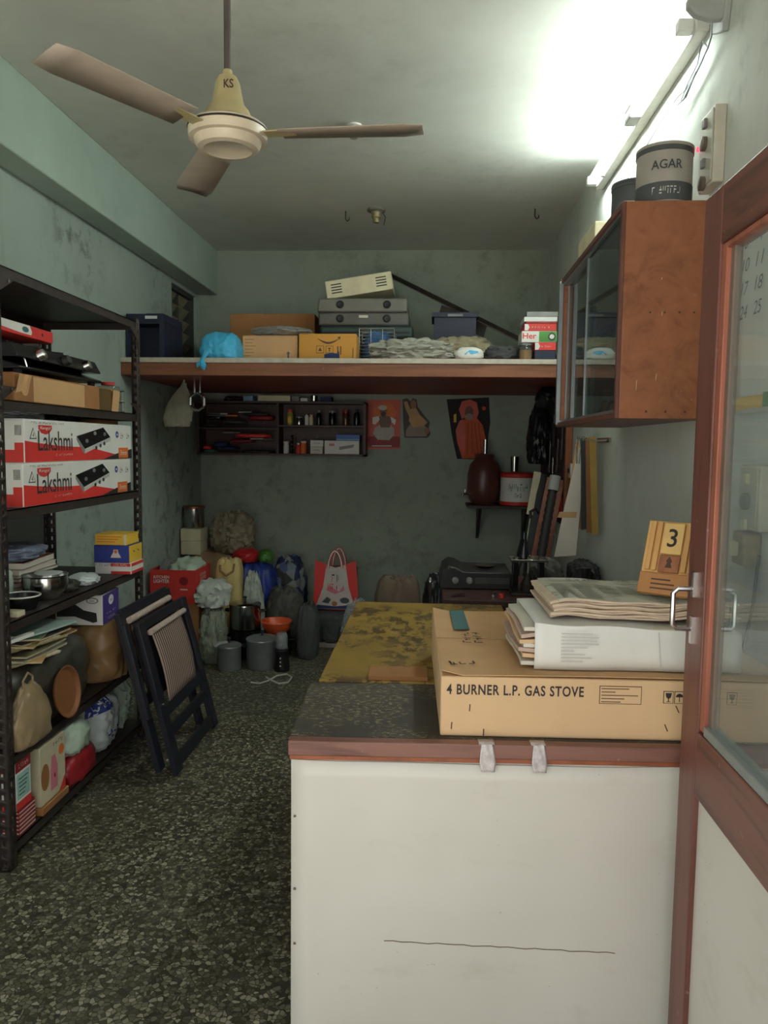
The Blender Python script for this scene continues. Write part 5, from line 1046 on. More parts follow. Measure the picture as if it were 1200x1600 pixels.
# ================================================================== PICTURES ON THE BACK WALL
def poster(name, label, outline, mat):
    P = [PY(x, y, YB-.004) for x, y in outline]; c = sum(P, Vector())/len(P); o = thing(name, label, 'poster', (c.x, YB, c.z))
    f = (Vector((0, -.004, 0)), Vector((1, 0, 0)), Vector((0, 0, 1))); MB().prism([(p.x-c.x, p.z-c.z) for p in P][::-1], f, .004).make('sheet', mat, o)
    def L(pts): return [((lambda q: (q.x-c.x, q.z-c.z))(PY(x, y, YB-.004))) for x, y in pts]
    return o, f, L
def pe(cx, cy, rx, ry, n=16): return [(cx+rx*math.cos(2*math.pi*i/n), cy+ry*math.sin(2*math.pi*i/n)) for i in range(n)]
def put(o, f, L, nm, pts, mat, e): 
    q = L(pts); a = sum(q[i][0]*q[(i+1) % len(q)][1]-q[(i+1) % len(q)][0]*q[i][1] for i in range(len(q)))
    decal(o, nm, q if a > 0 else q[::-1], mat, f, e)
PR = M('orange_red_poster', (196, 76, 52), .5, var=.2, scale=3); PD_ = M('dark_poster', (20, 15, 18), .7)
o, f, L = poster('picture_poster', 'orange red poster of a seated white clad figure on the back wall', [(574, 625), (626, 624), (625, 701), (574, 702)], PR)
put(o, f, L, 'glow', pe(601, 646, 18, 18), ORANGE, .0008); put(o, f, L, 'ground', [(575, 682), (625, 682), (625, 692), (575, 692)], DRED, .0008)
put(o, f, L, 'robe', [(583, 678), (586, 668), (594, 664), (610, 664), (616, 670), (616, 680), (608, 688), (590, 687)], M('grey_white_print', (178, 174, 164), .6), .0014); put(o, f, L, 'torso', [(590, 652), (597, 650), (607, 650), (613, 654), (609, 668), (595, 668)], M('brown_grey_print', (116, 98, 84), .6), .0018)
put(o, f, L, 'arm', [(582, 652), (592, 650), (593, 656), (586, 664), (582, 662)], WHITE, .0022); put(o, f, L, 'arm', [(610, 651), (619, 656), (617, 664), (612, 660)], WHITE, .0022); put(o, f, L, 'head', pe(599, 642, 6, 8), SKIN, .0026); put(o, f, L, 'turban', pe(598, 637, 7, 4), OFFW, .003); put(o, f, L, 'beard', pe(599, 647, 4, 4), DIG, .003)
put(o, f, L, 'caption_band', [(576, 692), (625, 692), (625, 699), (576, 699)], DRED, .0012); put(o, f, L, 'caption_line', [(581, 696), (612, 696), (612, 697.5), (581, 697.5)], WHITE, .002)
o, f, L = poster('picture_cutout', 'cut out picture of a seated sage in a beige robe on the back wall', [(629, 624), (636, 622), (642, 627), (645, 622), (651, 624), (653, 636), (662, 648), (672, 660), (670, 668), (673, 678), (668, 684), (632, 684), (630, 660)], M('cutout_backing', (70, 64, 60), .6))
put(o, f, L, 'robe', [(634, 672), (642, 662), (662, 664), (670, 672), (666, 682), (634, 682)], M('grey_tan_print', (146, 134, 120), .6), .0008); put(o, f, L, 'body', [(640, 640), (649, 636), (656, 648), (668, 660), (662, 666), (646, 668), (639, 658)], M('tan_gold_print', (186, 148, 100), .6), .0014); put(o, f, L, 'head', pe(646, 632, 4.5, 7), SKIN, .002); put(o, f, L, 'raised_arm', [(631, 628), (636, 627), (642, 642), (640, 652), (634, 640)], M('tan_gold_print', (186, 148, 100), .6), .002); put(o, f, L, 'foot', pe(667, 673, 4, 5), SKIN, .002)
o, f, L = poster('picture_poster', 'dark curled poster of a figure in saffron robes on the back wall', [(698, 624), (764, 621), (766, 660), (762, 690), (757, 718), (714, 717), (706, 680)], PD_)
put(o, f, L, 'robe', [(712, 672), (718, 658), (728, 652), (744, 652), (754, 664), (760, 690), (756, 716), (722, 716), (714, 690)], ROBE, .0008); put(o, f, L, 'shawl', [(712, 672), (718, 658), (726, 652), (727, 690), (724, 712), (716, 694)], PR, .0014); put(o, f, L, 'hood', [(717, 640), (722, 627), (734, 624), (745, 629), (748, 645), (744, 656), (722, 656)], PR, .0014); put(o, f, L, 'face', pe(733, 644, 7, 9.5), M('brown_print', (112, 72, 58), .6), .002); put(o, f, L, 'beard', pe(733, 651, 6, 5), M('grey_beard', (136, 120, 112), .6), .0026)
for x0_, x1_ in ((731, 729), (736, 737), (741, 746), (747, 752)): put(o, f, L, 'robe_fold', [(x0_, 660), (x0_+1.2, 660), (x1_+1.5, 710), (x1_, 710)], DRED, .0018)
put(o, f, L, 'flower', pe(756, 638, 3, 3), RED, .001); put(o, f, L, 'hand', pe(757, 704, 4, 5), SKIN, .002); put(o, f, L, 'lamp', [(709, 648), (713, 646), (713, 660), (709, 660)], YELLOW, .001)

# ================================================================== WATER STAND ON THE BACK WALL
ws = thing('bracket_shelf', 'small dark bracket shelf carrying the water containers on the back wall', 'shelf', (.54, YB, .985))
MB().b2(-.27, .25, -.38, 0, 0, .02).make('board', DSTEEL, ws, bevel=.002)
for x in (-.17, .19): MB().bar((x, -.30, -.002), (x, -.003, -.25), .025, .02, (1, 0, 0)).make('strut', DSTEEL, ws); MB().b2(x-.0125, x+.0125, -.012, 0, -.27, 0).make('wall_plate', DSTEEL, ws)
wp = thing('water_pot', 'dark brown glazed water pot with a steel tap on the bracket shelf', 'pot', (.405, 6.05, 1.005)); MB().lathe([(0, 0), (.09, 0), (.118, .04), (.132, .12), (.128, .24), (.11, .31), (.075, .35), (.07, .37), (.078, .385), (0, .39)], 30).make('pot', BROWNP, wp)
MB().tube([(-.11, -.06, .08), (-.15, -.09, .085), (-.165, -.1, .08), (-.168, -.1, .06)], [.012, .01, .012, .008], 10).make('tap', CHROME, wp); MB().bar((-.15, -.09, .09), (-.15, -.09, .115), .006, .02).make('tap_lever', CHROME, wp)
def glass(label, x, y, z, r, h): t = thing('steel_glass', label, 'glass', (x, y, z)); MB().lathe([(0, 0), (r*.8, 0), (r, h), (r*.94, h), (r*.75, .004), (0, .004)], 20).make('cup', STEEL, t)
glass('steel glass turned on top of the brown water pot', .41, 6.05, 1.396, .02, .11)
wj = thing('water_jar', 'white water jar with red rims and green lettering on the bracket shelf', 'jar', (.650, 5.96, 1.005)); r = .125
MB().lathe([(0, .03), (r, .03), (r, .215), (0, .215)], 36).make('body', WHITE, wj); MB().lathe([(0, 0), (r*.96, 0), (r*1.03, .006), (r*1.03, .028), (r, .032)], 36).make('base_rim', RED, wj); MB().lathe([(r, .213), (r*1.03, .216), (r*1.03, .24), (r*.9, .252), (0, .256)], 36).make('lid', RED, wj)
text(wj, '~7', .15, .055, M('leaf_green', (60, 130, 92), .5), (Vector((0, 0, .14)), Vector((1, 0, 0)), Vector((0, 0, 1))), wrap=r, bold=.02); text(wj, '~3', .05, .03, DIG, (Vector((0, 0, .08)), Vector((1, 0, 0)), Vector((0, 0, 1))), wrap=r)
glass('bright steel glass on the lid of the red rimmed water jar', .63, 5.96, 1.262, .032, .115)
tag(MB().tube([PY(836, 796, 5.80), PY(846, 800, 5.75), PY(858, 808, 5.6), PY(866, 818, 5.45), PY(868, 845, 5.4), PY(868, 870, 5.38)], .006, 8).make('white_cable', M('dirty_white_cable', (170, 168, 160), .6)), 'white cable drooping from the bracket shelf to the tool board', 'cable')

# ================================================================== RIGHT WALL: TOOL BOARD AND HANGING THINGS
tb = thing('tool_board', 'dark wooden tool board with a brown edge strip on the right wall', 'board', (XR-.003, 5.5, .95)); MB().b2(-.022, 0, -.58, .60, 0, .86).make('board', M('dark_ply', (52, 40, 36), .7), tb); MB().b2(-.04, 0, -.62, -.58, .0, .80).make('edge_strip', wood('brown_strip', (140, 82, 48), (100, 56, 34), .5, 'Z'), tb, bevel=.002)
def hung(label, y, z, L_, mt, kind):
    t = thing(kind, label, 'tool', (XR-.026, y, z)); 
    MB().tube([(0, 0, 0), (-.02, 0, .004)], .004, 6).make('peg', STEEL, t)
    if kind == 'spanner':
        MB().bar((-.012, 0, .01), (-.012, .015, -L_), .018, .008, (0, 1, 0)).make('shank', STEEL, t); MB().lathe([(.010, -.005), (.02, -.005), (.02, .005), (.010, .005), (.010, -.005)], 12, (0, 0, 0), 0, Matrix.Translation((-.012, .015, -L_)) @ Matrix.Rotation(math.pi/2, 4, 'Y')).make('ring_end', STEEL, t)
    elif kind == 'pliers':
        for s_ in (-1, 1): MB().tube([(-.015, 0, 0), (-.015, s_*.012, -.03), (-.015, s_*.028, -.07), (-.015, s_*.02, -L_)], .008, 8).make('grip', mt, t)
        MB().bar((-.015, 0, .05), (-.015, 0, -.01), .02, .012, (0, 1, 0)).make('jaw', STEEL, t)
    else:
        MB().tube([(-.018, 0, .02), (-.018, 0, -L_*.45)], .005, 8).make('shank', STEEL, t); MB().tube([(-.018, 0, -L_*.4), (-.018, 0, -L_*.55), (-.018, 0, -L_)], [.010, .014, .012], 10).make('grip', mt, t)
hung('long steel spanner hanging on the tool board', 5.05, 1.66, .28, STEEL, 'spanner'); hung('red gripped pliers low on the tool board', 5.0, 1.14, .14, RED, 'pliers'); hung('screwdriver with an orange red grip on the tool board', 5.12, 1.22, .2, RED, 'screwdriver'); hung('short steel spanner on the tool board', 5.22, 1.5, .2, STEEL, 'spanner'); hung('black gripped pliers high on the tool board', 5.38, 1.62, .16, BLACKM, 'pliers'); hung('screwdriver with a black grip on the tool board', 5.36, 1.36, .22, BLACKM, 'screwdriver'); hung('steel ring spanner beside the black pliers on the tool board', 5.56, 1.5, .22, STEEL, 'spanner')
for nm, lb, x, y, z, rx, ry, h_, sd in (('black_bag', 'limp black bag hanging at the far end of the tool board', .775, 5.72, 1.33, .075, .10, .42, 101), ('black_bag', 'crumpled black polythene hanging just below the loft by the right wall', .775, 5.30, 1.72, .08, .10, .137, 103)):
    o = blob(nm, lb, 'bag', (x, y, z), rx, ry, h_, POLYB, sd, amp=.25, ridge=.7, top=.7); MB().tube([(.02, 0, h_*.8), (.07, 0, h_*.96), (XR-x-.0, 0, h_*.9)], .006, 6).make('strap', POLYB, o)
t = thing('reel', 'white round cable reel hanging beside the cabinet corner', 'reel', (XR-.026, 4.55, 1.715)); MB().lathe([(.02, -.015), (.06, -.015), (.06, .0), (.045, .002), (.045, .02), (.06, .022), (.06, .035), (.02, .035)], 20, (0, 0, 0), 0, Matrix.Translation((-.03, 0, 0)) @ Matrix.Rotation(math.pi/2, 4, 'Y')).make('reel', WHITE, t); MB().tube([(-.03, 0, 0), (.026, 0, .0)], .006, 6).make('peg', STEEL, t)
# hanging papers below the cabinet end
hk = thing('wall_hook', 'steel hook rail under the far end of the wall cabinet', 'hook', (XR, 3.98, 1.49)); MB().b2(-.012, 0, -.14, .14, -.012, .012).make('rail', STEEL, hk)
for y in (-.1, -.04, .02, .08): MB().tube([(-.01, y, 0), (-.05, y, -.004), (-.12, y, .0), (-.125, y, .018)], .004, 6).make('hook', STEEL, hk)
specs = [('white hanging sheet with a tan band on the steel hook rail', [(905, 700), (915, 702), (900, 868), (866, 870), (882, 792)], 4.02, OFFW), ('tan paper folder hanging behind the white sheet', [(900, 690), (918, 690), (914, 828), (884, 822), (890, 760)], 4.06, CARD), ('dark grey file hanging on the steel hook rail', [(908, 684), (922, 684), (924, 826), (908, 828)], 3.96, CLOTH_D), ('brown file hanging on the steel hook rail', [(915, 684), (927, 684), (930, 834), (917, 832)], 3.92, CARD_D), ('yellow edged file hanging nearest the cabinet', [(921, 682), (931, 682), (935, 834), (925, 836)], 3.88, M('ochre_paper', (170, 140, 70), .7))]
for lb, ol, Y, mt in specs:
    P = [PY(x, y, Y) for x, y in ol]; c = P[0]; t = thing('hanging_paper', lb, 'paper', (c.x, Y, c.z)); q = [(p.x-c.x, p.z-c.z) for p in P]
    MB().prism(q[::-1], ((0, 0, 0), (1, 0, 0), (0, 0, 1)), .008).make('sheet', mt, t)
    MB().tube([(.01, .004, -.01), (.012, .0, max(.0, 1.487-c.z))], .0022, 6).make('string', OFFW, t)
    if mt is OFFW: decal(t, 'tan_band', [(-.10, -.36), (-.005, -.36), (-.0, -.33), (-.09, -.33)], CARD, ((0, 0, 0) and (Vector((0, 0, 0)), Vector((1, 0, 0)), Vector((0, 0, 1)))))
tn = thing('tongs', 'steel tongs hanging from the hook rail under the cabinet', 'tongs', (.735, 3.955, 1.49))
for s_ in (-1, 1): MB().tube([(s_*.004, 0, 0), (s_*.010, 0, -.04), (s_*.006, 0, -.12)], .004, 6).make('arm', STEEL, tn)

# ================================================================== WORKBENCH BEHIND THE YELLOW TABLE
BZ = .735
wb_ = thing('workbench', 'dark maroon workbench at the right behind the yellow table', 'table', (.06, 3.56, 0)); bwid = XR-.06-.004
MB().b2(0, bwid, 0, .72, BZ-.03, BZ).make('top', M_DARKWOOD, wb_, bevel=.003); MB().b2(.02, bwid-.02, .02, .04, BZ-.2, BZ-.03).make('apron', M('maroon_paint', (74, 34, 36), .5), wb_)
for x in (.05, bwid-.05):
    for y in (.06, .66): MB().b2(x-.03, x+.03, y-.03, y+.03, 0, BZ-.03).make('leg', M_DARKWOOD, wb_)
sv = thing('old_stove', 'old black gas stove body lying on the workbench', 'stove', (.225, 4.005, BZ)); 
MB().prism([(-.18, 0), (.18, 0), (.18, .085), (-.06, .088), (-.10, .11), (-.135, .115), (-.165, .09), (-.18, .03)], ((0, -.17, 0), (1, 0, 0), (0, 0, 1)), .34).make('shell', M('grimy_black', (30, 30, 28), .5, var=.3), sv, bevel=.006)
MB().b2(.0, .17, -.174, -.168, .03, .06).make('front_plate', M('grimy_grey', (62, 64, 60), .5), sv)
for x in (-.1, -.03): MB().lathe([(0, 0), (.018, 0), (.014, .02), (0, .022)], 14, (0, 0, 0), 0, Matrix.Translation((x, -.17, .045)) @ Matrix.Rotation(math.pi/2, 4, 'X')).make('knob', GREYP, sv)
MB().lathe([(0, 0), (.03, 0), (.05, .012), (.02, .02), (0, .02)], 18, (.06, 0, .086)).make('burner', DSTEEL, sv); MB().bar((-.13, -.172, .10), (-.13, -.172, .12), .006, .008).make('catch', STEEL, sv)
gr = thing('bench_press', 'black iron bench press with a steel top plate on the workbench', 'machine', (.475, 3.76, BZ)); 
MB().b2(-.085, .085, -.07, .07, 0, .014).make('base', DSTEEL, gr, bevel=.003)
for x in (-.062, .062): MB().b2(x-.014, x+.014, -.03, .03, .014, .165).make('column', BLACK, gr, bevel=.003)
MB().b2(-.09, .09, -.07, .07, .165, .177).make('top_plate', STEEL, gr, bevel=.002); MB().lathe([(0, .014), (.03, .014), (.034, .05), (.02, .075), (.012, .1), (0, .1)], 18).make('anvil', DSTEEL, gr); MB().lathe([(.008, .1), (.008, .165)], 12).make('screw', STEEL, gr)
for x in (-.065, 0, .055): MB().lathe([(0, .177), (.012, .177), (.012, .188), (.006, .19), (.006, .197), (0, .197)], 10, (x, -.04, 0)).make('bolt', STEEL, gr)
MB().lathe([(.03, .177), (.026, .2), (.014, .24), (.010, .3), (0, .302)], 18, (-.02, .01, 0)).make('spindle', BLACK, gr)
MB().bar((-.05, 0, .177), (-.03, .0, .27), .02, .02).make('lever', BLACK, gr)
t = thing('plastic_tub', 'grey plastic tub beside the bench press on the workbench', 'tub', (.628, 3.70, BZ)); MB().lathe([(0, 0), (.045, 0), (.055, .08), (.059, .082), (.052, .082), (.043, .005), (0, .005)], 24).make('tub', M('grey_tub', (136, 132, 134), .5), t)
blob('tool_heap', 'heap of grimy rags behind the grey plastic tub on the workbench', 'rags', (.585, 3.95, BZ), .08, .09, .14, M('grimy_rag', (86, 84, 78), .9, var=.3), 111, amp=.35)
bpy.data.objects['tool_heap'].name = 'rag_heap'
blob('black_bag', 'dark bundle against the right wall at the back of the workbench', 'bag', (.775, 3.93, BZ), .07, .13, .14, BLACKM, 113, amp=.2)
t = thing('brush', 'dark brush with a cream handle on the workbench', 'brush', (.730, 3.66, BZ)); MB().lathe([(0, 0), (.016, 0), (.013, .07), (.01, .09), (0, .09)], 12).make('handle', CREAM, t); MB().lathe([(.012, .088), (.022, .10), (.03, .15), (0, .155)], 14).make('bristles', BLACKM, t)
for i, (x, lb) in enumerate(((.10, 'steel bit lying at the front edge of the workbench'), (.30, 'short steel rod lying near the old stove on the workbench'), (.34, 'red screw cap lying near the bench press'))):
    if i < 2: tag(MB().lathe([(.006, 0), (.008, .02), (.008, .07), (0, .075)], 10, (0, 0, 0), 0, Matrix.Translation((0, 0, .008)) @ Matrix.Rotation(math.pi/2, 4, 'Y')).make('steel_bit', STEEL, None, (x, 3.62+.02*i, BZ), .4+i), lb, 'tool')
    else: tag(MB().lathe([(0, 0), (.014, 0), (.012, .018), (0, .02)], 14).make('screw_cap', RED, None, (x, 3.64, BZ)), lb, 'cap')
# things leaning in the corner behind the bench
def lean(name, label, cat, a, b, build):
    a, b = Vector(a), Vector(b); t = thing(name, label, cat, a); build(t, Vector((0, 0, 0)), b-a); return t
lean('hose', 'black ribbed hose standing on the floor behind the bench press', 'hose', (.50, 4.36, .010), (.72, 4.62, 1.22), lambda t, a, b: (MB().tube([a.lerp(b, i/60) for i in range(61)], [.030 if i % 2 else .024 for i in range(61)], 12).make('ribbed_tube', BLACKM, t), MB().tube([b*.98, b*1.05], .034, 12).make('cuff', GREYP, t)))
lean('cricket_board', 'brown flat board leaning in the corner behind the workbench', 'board', (.52, 4.62, .022), (.785, 4.95, 1.25), lambda t, a, b: MB().bar(a, b, .11, .018, (1, 0, 0)).make('board', wood('tan_brown_board', (120, 66, 44), (84, 44, 30), .5, 'Z'), t))
bpy.data.objects['cricket_board'].name = 'leaning_board'
lean('rolled_paper', 'dark rolled chart with a cream edge leaning in the back right corner', 'roll', (.60, 5.22, .012), (.76, 5.44, 1.26), lambda t, a, b: (MB().tube([a, b], .045, 14).make('roll', CLOTH_D, t), MB().bar(a.lerp(b, .78)+Vector((-.045, -.035, 0)), b+Vector((-.03, -.04, .02)), .05, .004, (1, 0, 0)).make('cream_edge', CREAM, t)))
lean('umbrella', 'folded black umbrella leaning behind the workbench', 'umbrella', (.44, 4.44, 0), (.60, 4.70, 1.02), lambda t, a, b: (MB().tube([a, a.lerp(b, .1), a.lerp(b, .5), a.lerp(b, .8), a.lerp(b, .86)], [.006, .03, .045, .02, .006], 12).make('canopy', POLYB, t), MB().tube([a.lerp(b, .85), b], .006, 8).make('shaft', STEEL, t), MB().tube([b, b+Vector((.0, .0, .04)), b+Vector((.03, 0, .06)), b+Vector((.05, 0, .03))], .010, 8).make('handle', BLACK, t)))
# chair back, dark sack and steel rod between the yellow table and the bench
blob('brown_bag', 'brown square cloth bag standing behind the yellow table', 'bag', (-.20, 4.75, 0), .13, .10, .62, CLOTH_BR, 121, amp=.08, power=5, freq=1.5)
blob('black_sack', 'black sack beside the brown cloth bag', 'bag', (.06, 4.95, 0), .10, .11, .60, POLYB, 123, amp=.14, power=3)
t = thing('steel_rod', 'thin steel stand rod with a bright tip behind the yellow table', 'stand', (0.0, 4.62, 0)); MB().lathe([(.07, 0), (.07, .015), (.01, .02), (.008, .62), (0, .62)], 14).make('rod', DSTEEL, t); MB().lathe([(.008, .62), (.014, .63), (.010, .65), (0, .66)], 12).make('tip', CHROME, t)
blob('polythene_packet', 'clear polythene scrap beside the brown cloth bag', 'packet', (-.46, 4.9, 0), .10, .1, .42, M_POLY, 125, amp=.2)

# ================================================================== SHOPPING BAG AND BLACK BAG BY THE BACK WALL
kb = thing('black_bag', 'black holdall bag with a strap under the red and white shopping bag', 'bag', (-.70, 5.55, .03)); blob_mb(.155, .13, .10, 131, amp=.08, power=5).make('bag', CLOTH_D, kb); MB().tube([(-.07, -.135, .12), (-.06, -.15, .03), (-.03, -.155, .01), (.02, -.155, .01), (.05, -.15, .03), (.06, -.135, .12)], .009, 8).make('strap', BLACKM, kb)
tag(MB().b2(-.17, .17, -.16, .16, 0, .03).make('tray', M('grey_board', (128, 118, 112), .7), None, (-.70, 5.54, 0), bevel=.003), 'grey flat board on the floor under the black holdall', 'board')
zb_ = .03+.198
sb = thing('shopping_bag', 'red sided white shopping bag with striped handles by the back wall', 'bag', (-.695, 5.62, zb_)); bw, bd, bh = .34, .16, .37
fr_ = lambda y0: [(-.17, 0), (.17, 0), (.165, .2), (.15, bh), (.05, bh-.03), (-.05, bh-.03), (-.15, bh), (-.165, .2)]
MB().prism([(-.15, .02), (.15, .02), (.10, .18), (.075, bh-.02), (.0, bh-.045), (-.065, bh-.02), (-.09, .18)], ((0, -bd/2, 0), (1, 0, 0), (0, 0, 1)), .004).make('front_panel', M('white_bag', (190, 180, 172), .6), sb)
MB().prism([(-.17, 0), (-.15, .02), (-.09, .18), (-.065, bh-.02), (-.15, bh+.01), (-.155, .2)], ((0, -bd/2+.002, 0), (1, 0, 0), (0, 0, 1)), .01).make('side_gusset', RED, sb); MB().prism([(.17, 0), (.165, .2), (.15, bh+.01), (.075, bh-.02), (.10, .18), (.15, .02)], ((0, -bd/2+.002, 0), (1, 0, 0), (0, 0, 1)), .01).make('side_gusset', RED, sb)
MB().b2(-.15, .15, -bd/2+.015, bd/2, 0, bh-.05).make('body', DRED, sb, bevel=.01)
for x0, x1, y in ((-.055, .05, -bd/2+.003), (-.04, .06, bd/2-.01)):
    pts = [(x0+(x1-x0)*i/12, y, bh-.05+.13*math.sin(math.pi*i/12)**.6) for i in range(13)]; MB().tube(pts, .010, 8).make('handle', RED, sb); MB().tube([Vector(p)+Vector((0, -.007, .0)) for p in pts], .005, 6).make('stripe', WHITE, sb)
f = (Vector((0, -bd/2, 0)), Vector((1, 0, 0)), Vector((0, 0, 1)))
text(sb, '~2', .05, .055, INK, shift(f, .0, .25), bold=.03); text(sb, '~3', .07, .045, RED, shift(f, -.02, .185), bold=.03)
decal(sb, 'floral_print', [(-.10, .07), (-.06, .11), (-.03, .09), (-.05, .06)], DIG, f); decal(sb, 'floral_print', ell(.07, .085, .035, .022), DIG, f); decal(sb, 'blue_border', [(-.148, .022), (.148, .022), (.135, .055), (.0, .04), (-.135, .05)], NAVYC, f); decal(sb, 'pink_print', [(-.07, .16), (.0, .13), (.07, .16), (.06, .20), (.03, .15), (-.04, .19)], PINK, f); decal(sb, 'brown_print', ell(-.005, .06, .02, .018), CARD_D, shift(f, 0, 0, .0006))

# ================================================================== HEAP IN THE BACK LEFT CORNER
def pot(label, x, y, z, r, h, mat, name='cooking_pot', lid=True, handle=False, rim=True, cat='pot', knob=BLACKM):
    t = thing(name, label, cat, (x, y, z)); MB().lathe([(0, 0), (r*.93, 0), (r, .012), (r, h-.006), (r+.004, h), (r-.004, h), (r-.006, .015), (0, .012)], 32).make('body', mat, t)
    if lid: MB().lathe([(r+.003, h), (r+.002, h+.008), (r*.8, h+.018), (r*.3, h+.024), (0, h+.024)], 32).make('lid', mat, t); MB().lathe([(.008, h+.022), (.007, h+.04), (.014, h+.048), (.012, h+.056), (0, h+.058)], 14).make('lid_knob', knob, t)
    if handle: MB().tube([(-r*.1, -r*.3, h+.03), (-r*.6, -r*1.0, h+.035), (-r*.9, -r*1.45, h+.02)], [.010, .014, .012], 8).make('handle', M('pale_handle', (150, 150, 146), .5), t)
    else:
        for s_ in (-1, 1): MB().tube([(s_*r, -.03, h*.75), (s_*(r+.03), -.02, h*.77), (s_*(r+.03), .02, h*.77), (s_*r, .03, h*.75)], .007, 8).make('side_handle', BLACKM, t)
    return t
pot('small dull pressure cooker with a long handle on the floor', -1.287, 4.80, 0, .076, .15, ALU, 'pressure_cooker', True, True)
pot('large dull aluminium pot with a lid on the floor', -1.085, 4.86, 0, .102, .185, ALU)
pot('black cooking pot under the polished steel cooker', -1.262, 5.12, 0, .108, .19, BLACK, lid=False)
pot('polished steel pressure cooker standing on the black pot', -1.262, 5.12, .1905, .106, .165, STEEL, 'pressure_cooker')
pot('dark inverted pan under the orange bowl', -1.045, 5.17, 0, .088, .15, BLACKM, 'pan', lid=False, cat='pan')
t = thing('plastic_bowl', 'orange plastic bowl resting on the dark pan', 'bowl', (-1.05, 5.15, .1505), 0); MB().lathe([(0, 0), (.06, 0), (.095, .05), (.105, .085), (.110, .088), (.106, .094), (.099, .088), (.088, .05), (.055, .008), (0, .008)], 30).make('bowl', M('orange_plastic', (206, 86, 44), .4), t); MB().lathe([(0, .02), (.068, .02), (.082, .05), (0, .055)], 24).make('contents', DRED, t)
mx = thing('mixer', 'small black mixer grinder with a clear jar on the floor', 'mixer', (-.945, 4.80, 0)); MB().lathe([(0, 0), (.05, 0), (.052, .02), (.044, .10), (.046, .13), (0, .13)], 24).make('base', BLACK, mx); MB().lathe([(.036, .13), (.038, .2), (.036, .235), (.03, .245), (0, .247)], 24).make('jar', M_POLY, mx); MB().lathe([(.037, .128), (.042, .13), (.042, .145), (.037, .147)], 24).make('collar', BLACKM, mx)
for i in range(3): MB().lathe([(0, 0), (.006, 0), (.005, .005), (0, .006)], 10, (0, 0, 0), 0, Matrix.Translation((0, -.046, .04+i*.025)) @ Matrix.Rotation(math.pi/2, 4, 'X')).make('button', STEEL, mx)
cab_ = [PZ(x, y, .005) for x, y in ((392, 1066), (405, 1068), (418, 1064), (432, 1056), (448, 1053), (456, 1058), (450, 1066), (436, 1068), (424, 1063), (416, 1058))]
tag(MB().tube(cab_, .005, 8).make('mixer_cable', M('dirty_white_cable', (170, 168, 160), .6)), 'white cable looped on the floor before the mixer', 'cable')
blob('dark_bin_bag', 'black bin bag standing beside the mixer', 'bag', (-.83, 5.14, 0), .068, .10, .36, CLOTH_D, 141, amp=.12, power=3)
blob('polythene_bag', 'pale grey polythene bag heap behind the folding chair', 'bag', (-1.44, 4.97, 0), .075, .10, .36, M('grey_green_polythene', (128, 134, 118), .4), 143, amp=.25, ridge=.7)
blob('white_cloth_bag', 'white cloth bag draped on the grey polythene heap', 'bag', (-1.445, 4.99, .378), .085, .11, .15, CLOTH_W, 145, amp=.4, freq=1.9, ridge=.7, power=3)
carton('brown carton under the red lighter carton', Vector((-1.69, 5.09, 0)), .34, .36, .385, CARD_D)
t = carton('open red carton lettered KITCHEN LIGHTER', Vector((-1.70, 5.10, .3885)), .305, .34, .225, RED, open_=True); w, d, h = .305, .34, .225
f = FRONT(w, d, h); g = SIDE_R(w, d, h); text(t, 'KITCHEN', .105, .02, WHITE, shift(f, -.075, .065), bold=.02); text(t, 'LIGHTER', .105, .024, WHITE, shift(f, -.075, .038), bold=.02); text(t, 'KITCHEN', .13, .02, WHITE, shift(g, 0, .065), bold=.02); text(t, 'LIGHTER', .14, .024, WHITE, shift(g, 0, .038), bold=.02); decal(t, 'flame_mark', ell(.075, .04, .03, .028), DRED, f); decal(t, 'print_line', rect(.05, .1, -.02, -.012), WHITE, f)
blob('polythene_sheet', 'crumpled grey green polythene spilling from the red carton', 'polythene', (-1.645, 5.10, .46), .105, .12, .20, SACKGR, 147, amp=.3, ridge=.7); blob('pouch', 'grey pouch at the left edge of the red carton', 'pouch', (-1.80, 5.12, .3930), .035, .12, .26, GREYP, 149, amp=.15)
blob('grain_sack', 'plump tan sack at the bottom of the corner heap', 'sack', (-1.66, 5.84, 0), .20, .28, .61, CLOTH_T, 151, amp=.06, power=4)
carton('lower cream carton of the pair under the steel canister', Vector((-1.80, 5.72, .615)), .15, .18, .10, CREAM); carton('upper cream carton of the pair under the steel canister', Vector((-1.80, 5.72, .7185)), .155, .18, .088, CREAM)
cn = thing('steel_canister', 'tall steel canister with a copper rim on the cream cartons', 'canister', (-1.80, 5.72, .81)); MB().lathe([(0, 0), (.072, 0), (.076, .01), (.076, .155), (.07, .16), (.066, .155), (0, .15)], 30).make('body', STEEL, cn); MB().lathe([(.076, .148), (.082, .152), (.082, .166), (.074, .168)], 30).make('rim', M('copper', (150, 92, 60), .4, .7), cn)
blob('cloth_bundle', 'tan and grey cloth bundle on top of the plump sack', 'bundle', (-1.535, 5.86, .615), .14, .15, .29, M('tan_grey_cloth', (140, 128, 108), .9, var=.3, scale=6, bump=.2), 153, amp=.28, ridge=.75, freq=2.4)
for i, (dx, dz, mt) in enumerate(((.03, .16, CLOTH_G), (-.05, .2, CLOTH_T))): pass
tt = thing('tote_bag', 'cream cloth tote bag standing beside the red carton', 'bag', (-1.425, 5.33, 0)); blob_mb(.085, .07, .31, 155, amp=.06, power=6, freq=1.5).make('body', CLOTH_C, tt); MB().tube([(-.05, -.06, .60), (-.045, -.075, .56), (0, -.08, .53), (.045, -.075, .56), (.05, -.06, .61)], .009, 8).make('handle', M('tan_strap', (140, 110, 70), .8), tt)
